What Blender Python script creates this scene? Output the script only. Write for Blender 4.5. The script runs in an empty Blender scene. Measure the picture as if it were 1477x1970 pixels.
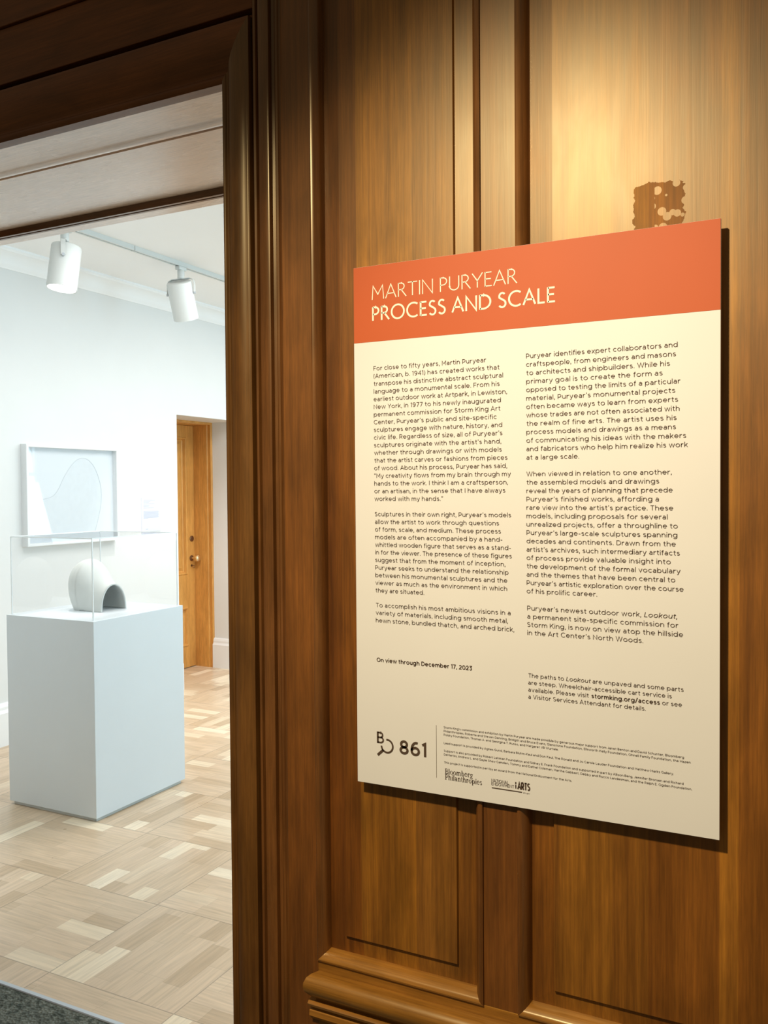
import bpy, bmesh, math, random
from mathutils import Vector, Matrix

S = bpy.context.scene
COL = S.collection
PI = math.pi
random.seed(7)

# ------------------------------------------------------------------ camera
CAM = Vector((0.75172, -1.38399, 1.5))
RX = Vector((0.89219346, 0.45158996, -0.00757197))      # camera right
RY = Vector((0.00517153, -0.02697827, -0.99962264))     # camera down
RZ = Vector((-0.45162383, 0.89181763, -0.02640525))     # camera forward
cam_data = bpy.data.cameras.new('camera')
cam_data.sensor_fit = 'HORIZONTAL'
cam_data.sensor_width = 36.0
cam_data.lens = 36.0 * 1690.0 / 1477.0
cam_data.clip_start = 0.02
cam = bpy.data.objects.new('camera', cam_data)
COL.objects.link(cam)
m = Matrix.Identity(4)
for i in range(3):
    m[i][0] = RX[i]; m[i][1] = -RY[i]; m[i][2] = -RZ[i]; m[i][3] = CAM[i]
cam.matrix_world = m
S.camera = cam

# ------------------------------------------------------------------ look, world, lights
S.view_settings.view_transform = 'Standard'
S.view_settings.look = 'None'
S.view_settings.exposure = 0.0
S.view_settings.gamma = 1.0
S.view_settings.use_curve_mapping = False

HALL_FILL = 0.15
HALL_SPOT = 215.0
WINDOW_POWER = 55.0
CEILING_POWER = 96.0
TRACK_SPOT = 38.0

W = bpy.data.worlds.new('world'); S.world = W
W.use_nodes = True
bg = W.node_tree.nodes['Background']
bg.inputs[0].default_value = (1.0, 0.80, 0.54, 1)
bg.inputs[1].default_value = HALL_FILL


def aim(o, loc, target):
    o.location = loc
    d = Vector(target) - Vector(loc)
    o.rotation_euler = d.to_track_quat('-Z', 'Y').to_euler()


def light(name, typ, loc, target, power, color, **kw):
    d = bpy.data.lights.new(name, typ)
    d.energy = power; d.color = color
    for k, v in kw.items():
        setattr(d, k, v)
    o = bpy.data.objects.new(name, d); COL.objects.link(o)
    aim(o, loc, target)
    return o


# warm ceiling spot in the hall, upper left of the board
light('hall_spot', 'SPOT', (0.03, -1.42, 2.62), (0.54, 0.0, 1.0), HALL_SPOT, (1.0, 0.82, 0.52),
      spot_size=math.radians(80), spot_blend=1.0, shadow_soft_size=0.05)
# daylight through the gallery's windows (right-hand wall)
for k, yc in enumerate((2.2, 4.7, 7.2)):
    light('window_daylight', 'AREA', (2.64, yc, 1.75), (0.0, yc, 2.65), WINDOW_POWER, (0.54, 0.83, 1.0),
          shape='RECTANGLE', size=1.5, size_y=1.9)

# added soft fill from above for the gallery, no fitting built
light('gallery_overhead_fill', 'AREA', (-1.75, 4.0, 2.90), (-1.75, 4.0, 0.0), CEILING_POWER, (1.0, 0.985, 0.96),
      shape='RECTANGLE', size=1.6, size_y=5.4)

# added unseen spot behind the doorway head, brightens the pedestal top and model
light('track_or_fill_beam', 'SPOT', (-2.885, 1.30, 2.66), (-2.50, 1.86, 0.95), 30.0, (0.95, 1.0, 1.0),
      spot_size=math.radians(44), spot_blend=0.6, shadow_soft_size=0.05)

# ------------------------------------------------------------------ materials
def new_mat(name):
    mt = bpy.data.materials.new(name); mt.use_nodes = True
    nt = mt.node_tree
    return mt, nt, nt.nodes['Principled BSDF'], nt.nodes['Material Output']


def plain(name, c, rough=0.5, metal=0.0, coat=0.0, noise=0.0, nscale=8.0, bump=0.0, bscale=200.0):
    mt, nt, b, out = new_mat(name)
    b.inputs['Base Color'].default_value = (*c, 1)
    b.inputs['Roughness'].default_value = rough
    b.inputs['Metallic'].default_value = metal
    b.inputs['Coat Weight'].default_value = coat
    tc = nt.nodes.new('ShaderNodeTexCoord')
    if noise:
        n = nt.nodes.new('ShaderNodeTexNoise'); n.inputs['Scale'].default_value = nscale
        n.inputs['Detail'].default_value = 4
        nt.links.new(tc.outputs['Object'], n.inputs['Vector'])
        mr = nt.nodes.new('ShaderNodeMapRange')
        mr.inputs['From Min'].default_value = 0.3; mr.inputs['From Max'].default_value = 0.7
        mr.inputs['To Min'].default_value = 1 - noise; mr.inputs['To Max'].default_value = 1 + noise
        nt.links.new(n.outputs['Fac'], mr.inputs['Value'])
        mx = nt.nodes.new('ShaderNodeVectorMath'); mx.operation = 'SCALE'
        mx.inputs[0].default_value = c
        nt.links.new(mr.outputs[0], mx.inputs['Scale'])
        nt.links.new(mx.outputs[0], b.inputs['Base Color'])
    if bump:
        n = nt.nodes.new('ShaderNodeTexNoise'); n.inputs['Scale'].default_value = bscale
        nt.links.new(tc.outputs['Object'], n.inputs['Vector'])
        bp = nt.nodes.new('ShaderNodeBump'); bp.inputs['Strength'].default_value = bump
        bp.inputs['Distance'].default_value = 0.002
        nt.links.new(n.outputs['Fac'], bp.inputs['Height'])
        nt.links.new(bp.outputs[0], b.inputs['Normal'])
    return mt


def wood(name, dark, light_, rough=0.4, axis='Z', bands=None, band_axis='X', spec=1.0, fine=95.0,
         mottling=0.20, stain=False, seed=0.0, coat=0.0, tint=(1.0, 0.88, 0.61, 1), fig=0.28):
    """Varnished timber: long grain noise + broad mottling; bands = veneer joints [(position, tint)]."""
    mt, nt, b, out = new_mat(name)
    N, L = nt.nodes, nt.links
    tc = N.new('ShaderNodeTexCoord')
    mp = N.new('ShaderNodeMapping')
    sc = {'X': (1.6, fine, fine), 'Y': (fine, 1.6, fine), 'Z': (fine, fine, 1.6)}[axis]
    mp.inputs['Scale'].default_value = sc
    mp.inputs['Location'].default_value = (seed, seed * 1.7, seed * 0.6)
    L.new(tc.outputs['Object'], mp.inputs['Vector'])
    g = N.new('ShaderNodeTexNoise'); g.inputs['Scale'].default_value = 1.0
    g.inputs['Detail'].default_value = 6; g.inputs['Roughness'].default_value = 0.65
    g.inputs['Distortion'].default_value = 0.3
    L.new(mp.outputs[0], g.inputs['Vector'])
    mp2 = N.new('ShaderNodeMapping')
    mp2.inputs['Scale'].default_value = {'X': (1.2, 9, 9), 'Y': (9, 1.2, 9), 'Z': (9, 9, 1.2)}[axis]
    mp2.inputs['Location'].default_value = (seed * 2.1, seed, seed)
    L.new(tc.outputs['Object'], mp2.inputs['Vector'])
    g2 = N.new('ShaderNodeTexNoise'); g2.inputs['Scale'].default_value = 1.0
    g2.inputs['Detail'].default_value = 3; g2.inputs['Distortion'].default_value = 0.6
    L.new(mp2.outputs[0], g2.inputs['Vector'])
    add = N.new('ShaderNodeMath'); add.operation = 'MULTIPLY_ADD'
    add.inputs[1].default_value = 0.55
    L.new(g.outputs['Fac'], add.inputs[0])
    sc2 = N.new('ShaderNodeMath'); sc2.operation = 'MULTIPLY'; sc2.inputs[1].default_value = 0.45
    L.new(g2.outputs['Fac'], sc2.inputs[0]); L.new(sc2.outputs[0], add.inputs[2])
    mr = N.new('ShaderNodeMapRange')
    mr.inputs['From Min'].default_value = 0.5 - mottling; mr.inputs['From Max'].default_value = 0.5 + mottling
    L.new(add.outputs[0], mr.inputs['Value'])
    mix = N.new('ShaderNodeMix'); mix.data_type = 'RGBA'
    mix.inputs['A'].default_value = (*dark, 1); mix.inputs['B'].default_value = (*light_, 1)
    L.new(mr.outputs[0], mix.inputs['Factor'])
    color = mix.outputs['Result']
    mp3 = N.new('ShaderNodeMapping')
    mp3.inputs['Scale'].default_value = {'X': (5, 16, 16), 'Y': (16, 5, 16), 'Z': (16, 16, 5)}[axis]
    mp3.inputs['Location'].default_value = (seed, seed * 3.1, seed * 1.3)
    L.new(tc.outputs['Object'], mp3.inputs['Vector'])
    g3 = N.new('ShaderNodeTexNoise'); g3.inputs['Scale'].default_value = 1.0
    g3.inputs['Detail'].default_value = 5; g3.inputs['Distortion'].default_value = 0.5
    L.new(mp3.outputs[0], g3.inputs['Vector'])
    fg = N.new('ShaderNodeMapRange')
    fg.inputs['From Min'].default_value = 0.3; fg.inputs['From Max'].default_value = 0.7
    fg.inputs['To Min'].default_value = 1 - fig; fg.inputs['To Max'].default_value = 1 + fig * 0.9
    L.new(g3.outputs['Fac'], fg.inputs['Value'])
    fs_ = N.new('ShaderNodeVectorMath'); fs_.operation = 'SCALE'
    L.new(color, fs_.inputs[0]); L.new(fg.outputs[0], fs_.inputs['Scale'])
    # fine pores and flecks along the grain
    mp4 = N.new('ShaderNodeMapping')
    mp4.inputs['Scale'].default_value = {'X': (14, 330, 330), 'Y': (330, 14, 330), 'Z': (330, 330, 14)}[axis]
    L.new(tc.outputs['Object'], mp4.inputs['Vector'])
    g4 = N.new('ShaderNodeTexNoise'); g4.inputs['Scale'].default_value = 1.0
    g4.inputs['Detail'].default_value = 3; g4.inputs['Roughness'].default_value = 0.7
    L.new(mp4.outputs[0], g4.inputs['Vector'])
    fl4 = N.new('ShaderNodeMapRange')
    fl4.inputs['From Min'].default_value = 0.3; fl4.inputs['From Max'].default_value = 0.7
    fl4.inputs['To Min'].default_value = 0.80; fl4.inputs['To Max'].default_value = 1.18
    L.new(g4.outputs['Fac'], fl4.inputs['Value'])
    fs4 = N.new('ShaderNodeVectorMath'); fs4.operation = 'SCALE'
    L.new(fs_.outputs[0], fs4.inputs[0]); L.new(fl4.outputs[0], fs4.inputs['Scale'])
    color = fs4.outputs[0]
    if bands:
        sep = N.new('ShaderNodeSeparateXYZ'); L.new(tc.outputs['Object'], sep.inputs[0])
        lo = min(p for p, _ in bands) - 0.01; hi = max(p for p, _ in bands) + 0.01
        m2 = N.new('ShaderNodeMapRange')
        m2.inputs['From Min'].default_value = lo; m2.inputs['From Max'].default_value = hi
        L.new(sep.outputs[band_axis], m2.inputs['Value'])
        cr = N.new('ShaderNodeValToRGB'); cr.color_ramp.interpolation = 'CONSTANT'
        el = cr.color_ramp.elements
        while len(el) < len(bands):
            el.new(0.5)
        for e, (p, t) in zip(el, sorted(bands, key=lambda q: q[0])):
            e.position = (p - lo) / (hi - lo); e.color = (*t, 1)
        el[0].position = 0.0
        L.new(m2.outputs[0], cr.inputs[0])
        mu = N.new('ShaderNodeMix'); mu.data_type = 'RGBA'; mu.blend_type = 'MULTIPLY'
        mu.inputs['Factor'].default_value = 1.0
        L.new(color, mu.inputs['A']); L.new(cr.outputs[0], mu.inputs['B'])
        color = mu.outputs['Result']
    b.inputs['Specular IOR Level'].default_value = spec
    b.inputs['Specular Tint'].default_value = tint
    b.inputs['Coat Weight'].default_value = coat
    b.inputs['Coat Roughness'].default_value = 0.28
    rr = N.new('ShaderNodeMapRange')
    rr.inputs['To Min'].default_value = rough - 0.05; rr.inputs['To Max'].default_value = rough + 0.07
    L.new(g3.outputs['Fac'], rr.inputs['Value'])
    rough_out = rr.outputs[0]
    if stain:
        # matt residue of old tape on the varnish: ragged patch with glossy spots left in it
        sp = N.new('ShaderNodeSeparateXYZ')
        nz = N.new('ShaderNodeTexNoise'); nz.inputs['Scale'].default_value = 95; nz.inputs['Detail'].default_value = 3
        L.new(tc.outputs['Object'], nz.inputs['Vector'])
        wob = N.new('ShaderNodeVectorMath'); wob.operation = 'MULTIPLY_ADD'
        wob.inputs[1].default_value = (0.022, 0, 0.022)
        L.new(nz.outputs['Color'], wob.inputs[0]); L.new(tc.outputs['Object'], wob.inputs[2])
        L.new(wob.outputs[0], sp.inputs[0])

        def inside(sock, c, h):
            a = N.new('ShaderNodeMath'); a.operation = 'COMPARE'
            a.inputs[1].default_value = c; a.inputs[2].default_value = h
            L.new(sock, a.inputs[0]); return a.outputs[0]
        ix = inside(sp.outputs['X'], 0.5295, 0.037); iz = inside(sp.outputs['Z'], 1.9215, 0.052)
        an = N.new('ShaderNodeMath'); an.operation = 'MULTIPLY'; L.new(ix, an.inputs[0]); L.new(iz, an.inputs[1])
        vo = N.new('ShaderNodeTexVoronoi'); vo.inputs['Scale'].default_value = 58
        vo.inputs['Randomness'].default_value = 1.0
        L.new(tc.outputs['Object'], vo.inputs['Vector'])
        gt = N.new('ShaderNodeMath'); gt.operation = 'GREATER_THAN'; gt.inputs[1].default_value = 0.37
        L.new(vo.outputs['Distance'], gt.inputs[0])
        lt = N.new('ShaderNodeMath'); lt.operation = 'LESS_THAN'; lt.inputs[1].default_value = 0.512
        so = N.new('ShaderNodeSeparateXYZ'); L.new(tc.outputs['Object'], so.inputs[0])
        L.new(so.outputs['X'], lt.inputs[0])
        mxx = N.new('ShaderNodeMath'); mxx.operation = 'MAXIMUM'
        L.new(gt.outputs[0], mxx.inputs[0]); L.new(lt.outputs[0], mxx.inputs[1])
        msk = N.new('ShaderNodeMath'); msk.operation = 'MULTIPLY'
        L.new(an.outputs[0], msk.inputs[0]); L.new(mxx.outputs[0], msk.inputs[1])
        mm = N.new('ShaderNodeMix'); mm.data_type = 'FLOAT'
        L.new(msk.outputs[0], mm.inputs['Factor']); L.new(rough_out, mm.inputs['A']); mm.inputs['B'].default_value = 0.75
        rough_out = mm.outputs['Result']
        dk = N.new('ShaderNodeMix'); dk.data_type = 'RGBA'; dk.blend_type = 'MULTIPLY'
        dk.inputs['B'].default_value = (0.97, 0.94, 0.80, 1)
        L.new(msk.outputs[0], dk.inputs['Factor']); L.new(color, dk.inputs['A'])
        color = dk.outputs['Result']
    L.new(color, b.inputs['Base Color'])
    L.new(rough_out, b.inputs['Roughness'])
    bp = N.new('ShaderNodeBump'); bp.inputs['Strength'].default_value = 0.12
    bp.inputs['Distance'].default_value = 0.0012
    L.new(g.outputs['Fac'], bp.inputs['Height']); L.new(bp.outputs[0], b.inputs['Normal'])
    return mt


def glass_mat(name, tint=(1, 1, 1), gloss=0.0):
    """Thin clear sheet: mostly transparent, mirror share from Fresnel."""
    mt, nt, b, out = new_mat(name)
    nt.nodes.remove(b)
    tr = nt.nodes.new('ShaderNodeBsdfTransparent'); tr.inputs[0].default_value = (*tint, 1)
    gl = nt.nodes.new('ShaderNodeBsdfGlossy'); gl.inputs['Roughness'].default_value = 0.02
    lw_ = nt.nodes.new('ShaderNodeLayerWeight'); lw_.inputs['Blend'].default_value = 0.5
    pw = nt.nodes.new('ShaderNodeMath'); pw.operation = 'POWER'; pw.inputs[1].default_value = 5.0
    nt.links.new(lw_.outputs['Facing'], pw.inputs[0])
    fr = nt.nodes.new('ShaderNodeMath'); fr.operation = 'MULTIPLY_ADD'
    fr.inputs[1].default_value = 0.90; fr.inputs[2].default_value = 0.045
    nt.links.new(pw.outputs[0], fr.inputs[0])
    mx = nt.nodes.new('ShaderNodeMixShader')
    nt.links.new(fr.outputs[0], mx.inputs[0])
    nt.links.new(tr.outputs[0], mx.inputs[1]); nt.links.new(gl.outputs[0], mx.inputs[2])
    nt.links.new(mx.outputs[0], out.inputs['Surface'])
    return mt


def emit(name, c, power):
    mt, nt, b, out = new_mat(name)
    b.inputs['Base Color'].default_value = (0.9, 0.9, 0.9, 1)
    b.inputs['Emission Color'].default_value = (*c, 1)
    b.inputs['Emission Strength'].default_value = power
    return mt


def parquet(name, size, ox, oy):
    """Parquet squares; each square holds parallel staves, turned by 90 degrees from square to square."""
    mt, nt, b, out = new_mat(name)
    N, L = nt.nodes, nt.links
    tc = N.new('ShaderNodeTexCoord')
    mp = N.new('ShaderNodeMapping')
    mp.inputs['Location'].default_value = (-ox / size, -oy / size, 0)
    mp.inputs['Scale'].default_value = (1 / size, 1 / size, 1)
    L.new(tc.outputs['Object'], mp.inputs['Vector'])

    def M(op, a, c=None, d=None):
        n = N.new('ShaderNodeMath'); n.operation = op
        for i, v in enumerate((a, c, d)):
            if v is None: continue
            if isinstance(v, (int, float)): n.inputs[i].default_value = v
            else: L.new(v, n.inputs[i])
        return n.outputs[0]
    sp = N.new('ShaderNodeSeparateXYZ'); L.new(mp.outputs[0], sp.inputs[0])
    u, v = sp.outputs['X'], sp.outputs['Y']
    fu, fv = M('FLOOR', u), M('FLOOR', v)
    ru, rv = M('FRACT', u), M('FRACT', v)
    par = M('MODULO', M('ABSOLUTE', M('ADD', fu, fv)), 2.0)

    def pick(a, c):
        n = N.new('ShaderNodeMix'); n.data_type = 'FLOAT'
        L.new(par, n.inputs['Factor']); L.new(a, n.inputs['A']); L.new(c, n.inputs['B'])
        return n.outputs['Result']
    along = pick(ru, rv); across = pick(rv, ru)
    nst = 7.0
    stave = M('FLOOR', M('MULTIPLY', across, nst))
    sfrac = M('FRACT', M('MULTIPLY', across, nst))
    # each stave is cut into pieces at a stave-dependent place
    wn0 = N.new('ShaderNodeTexWhiteNoise'); wn0.noise_dimensions = '3D'
    cmb0 = N.new('ShaderNodeCombineXYZ')
    L.new(fu, cmb0.inputs[0]); L.new(fv, cmb0.inputs[1]); L.new(stave, cmb0.inputs[2])
    L.new(cmb0.outputs[0], wn0.inputs['Vector'])
    piece_pos = M('MULTIPLY_ADD', along, 2.0, wn0.outputs['Value'])
    piece = M('FLOOR', piece_pos); pfrac = M('FRACT', piece_pos)
    wn = N.new('ShaderNodeTexWhiteNoise'); wn.noise_dimensions = '4D'
    L.new(cmb0.outputs[0], wn.inputs['Vector']); L.new(piece, wn.inputs['W'])
    cr = N.new('ShaderNodeValToRGB')
    el = cr.color_ramp.elements
    el[0].position = 0.0; el[0].color = (0.50, 0.36, 0.225, 1)
    el[1].position = 1.0; el[1].color = (0.84, 0.71, 0.53, 1)
    for p, c in ((0.2, (0.60, 0.45, 0.30)), (0.75, (0.66, 0.50, 0.345)), (0.88, (0.76, 0.62, 0.44))):
        e = el.new(p); e.color = (*c, 1)
    L.new(wn.outputs['Value'], cr.inputs[0])
    # grain runs along each stave
    cg = N.new('ShaderNodeCombineXYZ')
    L.new(M('MULTIPLY', along, 2.5), cg.inputs[0]); L.new(M('MULTIPLY', across, 40.0), cg.inputs[1])
    L.new(M('MULTIPLY_ADD', fu, 13.1, M('MULTIPLY', fv, 7.7)), cg.inputs[2])
    ng = N.new('ShaderNodeTexNoise'); ng.inputs['Scale'].default_value = 1.2; ng.inputs['Detail'].default_value = 5
    L.new(cg.outputs[0], ng.inputs['Vector'])
    mr = N.new('ShaderNodeMapRange'); mr.inputs['From Min'].default_value = 0.3; mr.inputs['From Max'].default_value = 0.7
    mr.inputs['To Min'].default_value = 0.86; mr.inputs['To Max'].default_value = 1.10
    L.new(ng.outputs['Fac'], mr.inputs['Value'])
    # joints
    def near(x, w):
        return M('LESS_THAN', M('MINIMUM', x, M('SUBTRACT', 1.0, x)), w)
    jl = M('MAXIMUM', near(ru, 0.004), near(rv, 0.004))
    js = M('MULTIPLY', M('MAXIMUM', near(sfrac, 0.012), near(pfrac, 0.004)), 0.35)
    j = M('MAXIMUM', jl, js)
    k = M('MULTIPLY', mr.outputs[0], M('SUBTRACT', 1.0, M('MULTIPLY', j, 0.38)))
    vm = N.new('ShaderNodeVectorMath'); vm.operation = 'SCALE'
    L.new(cr.outputs[0], vm.inputs[0]); L.new(k, vm.inputs['Scale'])
    L.new(vm.outputs[0], b.inputs['Base Color'])
    b.inputs['Roughness'].default_value = 0.32
    nb = N.new('ShaderNodeTexNoise'); nb.inputs['Scale'].default_value = 9
    L.new(tc.outputs['Object'], nb.inputs['Vector'])
    mrr = N.new('ShaderNodeMapRange'); mrr.inputs['To Min'].default_value = 0.22; mrr.inputs['To Max'].default_value = 0.42
    L.new(nb.outputs['Fac'], mrr.inputs['Value']); L.new(mrr.outputs[0], b.inputs['Roughness'])
    return mt


def carpet_mat(name):
    mt, nt, b, out = new_mat(name)
    N, L = nt.nodes, nt.links
    tc = N.new('ShaderNodeTexCoord')
    v = N.new('ShaderNodeTexVoronoi'); v.inputs['Scale'].default_value = 120
    L.new(tc.outputs['Object'], v.inputs['Vector'])
    n = N.new('ShaderNodeTexNoise'); n.inputs['Scale'].default_value = 60; n.inputs['Detail'].default_value = 3
    L.new(tc.outputs['Object'], n.inputs['Vector'])
    cr = N.new('ShaderNodeValToRGB'); el = cr.color_ramp.elements
    el[0].position = 0.35; el[0].color = (0.045, 0.055, 0.042, 1)
    el[1].position = 0.7; el[1].color = (0.19, 0.20, 0.165, 1)
    L.new(n.outputs['Fac'], cr.inputs[0]); L.new(cr.outputs[0], b.inputs['Base Color'])
    b.inputs['Roughness'].default_value = 0.95
    bp = N.new('ShaderNodeBump'); bp.inputs['Strength'].default_value = 0.8; bp.inputs['Distance'].default_value = 0.006
    L.new(v.outputs['Distance'], bp.inputs['Height']); L.new(bp.outputs[0], b.inputs['Normal'])
    return mt


WD, WL = (0.100, 0.031, 0.004), (0.34, 0.134, 0.015)
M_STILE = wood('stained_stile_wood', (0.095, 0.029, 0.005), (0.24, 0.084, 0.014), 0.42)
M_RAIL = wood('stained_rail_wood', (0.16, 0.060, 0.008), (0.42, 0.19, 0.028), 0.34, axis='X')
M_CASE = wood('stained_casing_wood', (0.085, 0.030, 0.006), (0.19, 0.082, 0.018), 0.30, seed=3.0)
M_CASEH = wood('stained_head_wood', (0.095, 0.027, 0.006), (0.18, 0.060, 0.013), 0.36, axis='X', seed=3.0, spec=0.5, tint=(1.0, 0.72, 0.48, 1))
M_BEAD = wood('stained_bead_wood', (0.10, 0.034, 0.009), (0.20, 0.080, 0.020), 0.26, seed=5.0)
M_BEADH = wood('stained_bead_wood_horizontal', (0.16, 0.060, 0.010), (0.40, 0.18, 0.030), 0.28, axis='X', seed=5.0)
M_PANEL_A = wood('veneer_panel_narrow', WD, WL, 0.41, seed=1.0, bands=[
    (-0.08, (0.62, 0.50, 0.50)), (-0.045, (0.78, 0.66, 0.60)), (-0.007, (1.16, 1.2, 1.1)), (0.104, (0.92, 0.96, 1.2)),
    (0.184, (0.82, 0.80, 0.9)), (0.205, (0.95, 0.92, 0.9))])
M_PANEL_B = wood('veneer_panel_wide', WD, WL, 0.41, seed=2.0, stain=True, bands=[
    (0.31, (0.85, 0.78, 0.75)), (0.349, (1.08, 1.12, 1.1)), (0.447, (1.0, 1.0, 1.0)), (0.502, (0.86, 0.78, 0.78)), (0.607, (1.12, 1.14, 1.1)),
    (0.633, (0.80, 0.72, 0.7)), (0.72, (1, 1, 1))])
M_SOFFIT = wood('soffit_wood_with_glare', (0.84, 0.66, 0.53), (0.93, 0.76, 0.63), 0.26, axis='X', mottling=0.4, seed=8.0, coat=0.7, spec=0.5, tint=(1, 1, 1, 1), fig=0.05)  # paler than the other timber: bright gallery reflection put into the base colour
M_SOFFIT_BEAD = wood('soffit_bead_wood', (0.11, 0.036, 0.014), (0.20, 0.075, 0.03), 0.3, axis='X', seed=9.0)
M_DOOR = wood('honey_oak', (0.50, 0.215, 0.05), (0.74, 0.38, 0.10), 0.34, seed=4.0, fine=90, spec=0.5, fig=0.10)
M_WALL = plain('white_wall_paint', (0.76, 0.77, 0.76), 0.6, noise=0.01, nscale=3)
M_CEIL = plain('white_ceiling_paint', (0.95, 0.96, 0.965), 0.7, noise=0.01, nscale=3)
M_BASE = plain('white_gloss_trim', (0.86, 0.87, 0.87), 0.3)
M_PED = plain('white_pedestal_paint', (0.74, 0.79, 0.82), 0.45, noise=0.01, nscale=5)
M_PLINTH = plain('grey_plinth_paint', (0.60, 0.61, 0.58), 0.6)
M_SCULPT = plain('matt_white_plaster', (0.64, 0.66, 0.63), 0.6, noise=0.03, nscale=20, bump=0.1, bscale=120)
M_LAMP = plain('white_lamp_enamel', (0.70, 0.72, 0.70), 0.4)
M_GLASS = glass_mat('clear_acrylic')
M_EDGE = plain('polished_acrylic_edge', (0.90, 0.94, 0.95), 0.15)
M_FRAME = plain('white_frame_lacquer', (0.84, 0.86, 0.87), 0.4)
M_PAPER = plain('drawing_paper', (0.78, 0.83, 0.87), 0.7)
M_PENCIL = plain('faint_pencil', (0.65, 0.70, 0.74), 0.8)
M_WASH = plain('pale_wash', (0.745, 0.80, 0.84), 0.8, noise=0.02, nscale=30)
M_LABEL = plain('label_card', (0.62, 0.64, 0.74), 0.6)
M_LABELTXT = plain('label_ink', (0.42, 0.45, 0.54), 0.7)
M_BRASS = plain('worn_brass', (0.80, 0.62, 0.36), 0.28, metal=0.9)
M_BRONZE = plain('dark_bronze', (0.20, 0.10, 0.05), 0.35, metal=0.7)
M_STEEL = plain('brushed_aluminium', (0.50, 0.54, 0.58), 0.4, metal=0.3)
M_CARPET = carpet_mat('grey_green_carpet')
M_FLOOR = parquet('oak_parquet', 0.495, -1.41, 0.055)
M_BOARD = plain('board_paper', (0.76, 0.76, 0.78), 0.55, noise=0.012, nscale=6)
M_BOARDEDGE = plain('board_edge', (0.70, 0.64, 0.55), 0.7)
M_ORANGE = plain('orange_print', (0.50, 0.088, 0.016), 0.6, noise=0.03, nscale=5)
M_INK = plain('brown_black_ink', (0.075, 0.045, 0.028), 0.7)
M_TITLE = plain('cream_print', (0.90, 0.86, 0.74), 0.6)
M_GLOW = emit('lamp_glow', (1.0, 1.0, 0.98), 6.0)
M_OUT = plain('window_reveal', (0.85, 0.87, 0.88), 0.6)

# ------------------------------------------------------------------ mesh helpers
class MB:
    def __init__(self):
        self.v, self.f = [], []

    def add(self, vs, fs):
        o = len(self.v)
        self.v += [tuple(p) for p in vs]
        self.f += [tuple(i + o for i in f) for f in fs]
        return self

    def box(self, x0, x1, y0, y1, z0, z1):
        vs = [(x, y, z) for x in (x0, x1) for y in (y0, y1) for z in (z0, z1)]
        return self.add(vs, [(0, 1, 3, 2), (4, 6, 7, 5), (0, 4, 5, 1), (2, 3, 7, 6), (0, 2, 6, 4), (1, 5, 7, 3)])

    def loft(self, rings, closed_ring=True, caps=True):
        n = len(rings[0]); vs = [p for r in rings for p in r]; fs = []
        for i in range(len(rings) - 1):
            for j in range(n if closed_ring else n - 1):
                k = (j + 1) % n
                fs.append((i * n + j, i * n + k, (i + 1) * n + k, (i + 1) * n + j))
        if caps and closed_ring:
            fs.append(tuple(range(n))[::-1]); fs.append(tuple(range((len(rings) - 1) * n, len(rings) * n)))
        return self.add(vs, fs)

    def prism(self, poly, fn, ts):
        """poly of (a, b); fn(a, b, t) -> xyz, t over ts"""
        return self.loft([[fn(a, b, t) for a, b in poly] for t in ts])

    def tube(self, pts, r, n=10):
        pts = [Vector(p) for p in pts]; rings = []
        up = Vector((0.31, 0.17, 0.93)).normalized()
        for i, p in enumerate(pts):
            d = (pts[min(i + 1, len(pts) - 1)] - pts[max(i - 1, 0)]).normalized()
            a = d.cross(up)
            if a.length < 1e-4: a = d.cross(Vector((1, 0, 0)))
            a.normalize(); b = d.cross(a)
            rr = r[i] if isinstance(r, (list, tuple)) else r
            rings.append([p + rr * (math.cos(2 * PI * k / n) * a + math.sin(2 * PI * k / n) * b) for k in range(n)])
        return self.loft(rings)

    def lathe(self, prof, origin, axis, n=32):
        """prof of (r, t) along axis from origin"""
        o = Vector(origin); d = Vector(axis).normalized()
        a = d.cross(Vector((0.3, 0.9, 0.2))).normalized(); b = d.cross(a)
        rings = [[o + d * t + r * (math.cos(2 * PI * k / n) * a + math.sin(2 * PI * k / n) * b) for k in range(n)] for r, t in prof]
        return self.loft(rings)

    def build(self, name, mat, parent=None, smooth=False, bevel=0.0, kind=None):
        me = bpy.data.meshes.new(name)
        off = Vector((0, 0, 0))
        if parent is not None:
            q = parent
            while q is not None:
                off += q.location; q = q.parent
        me.from_pydata([tuple(Vector(p) - off) for p in self.v], [], self.f)
        bm = bmesh.new(); bm.from_mesh(me)
        bmesh.ops.recalc_face_normals(bm, faces=bm.faces)
        bm.to_mesh(me); bm.free()
        me.materials.append(mat)
        o = bpy.data.objects.new(name, me); COL.objects.link(o)
        if parent is not None: o.parent = parent
        if smooth:
            for p in me.polygons: p.use_smooth = True
            try:
                me.set_sharp_from_angle(angle=math.radians(38))
            except Exception:
                pass
        if bevel:
            md = o.modifiers.new('bevel', 'BEVEL'); md.width = bevel; md.segments = 2; md.limit_method = 'ANGLE'
        if kind: o['kind'] = kind
        return o


def tag(o, label, cat, group=None, kind=None):
    o['label'] = label; o['category'] = cat
    if group: o['group'] = group
    if kind: o['kind'] = kind
    return o


def empty(name, loc=(0, 0, 0)):
    o = bpy.data.objects.new(name, None); COL.objects.link(o)
    o.location = loc; o.empty_display_size = 0.1
    return o


def box(name, mat, parent, x0, x1, y0, y1, z0, z1, bevel=0.0):
    return MB().box(x0, x1, y0, y1, z0, z1).build(name, mat, parent, bevel=bevel)


# ------------------------------------------------------------------ setting: hall side
T = 0.56            # thickness of the wall between hall and gallery
XL, XR, ZH = -1.85, -0.286, 2.275     # door opening
FX = 1.62           # right end of the built panelling
TOP = 3.05

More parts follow.
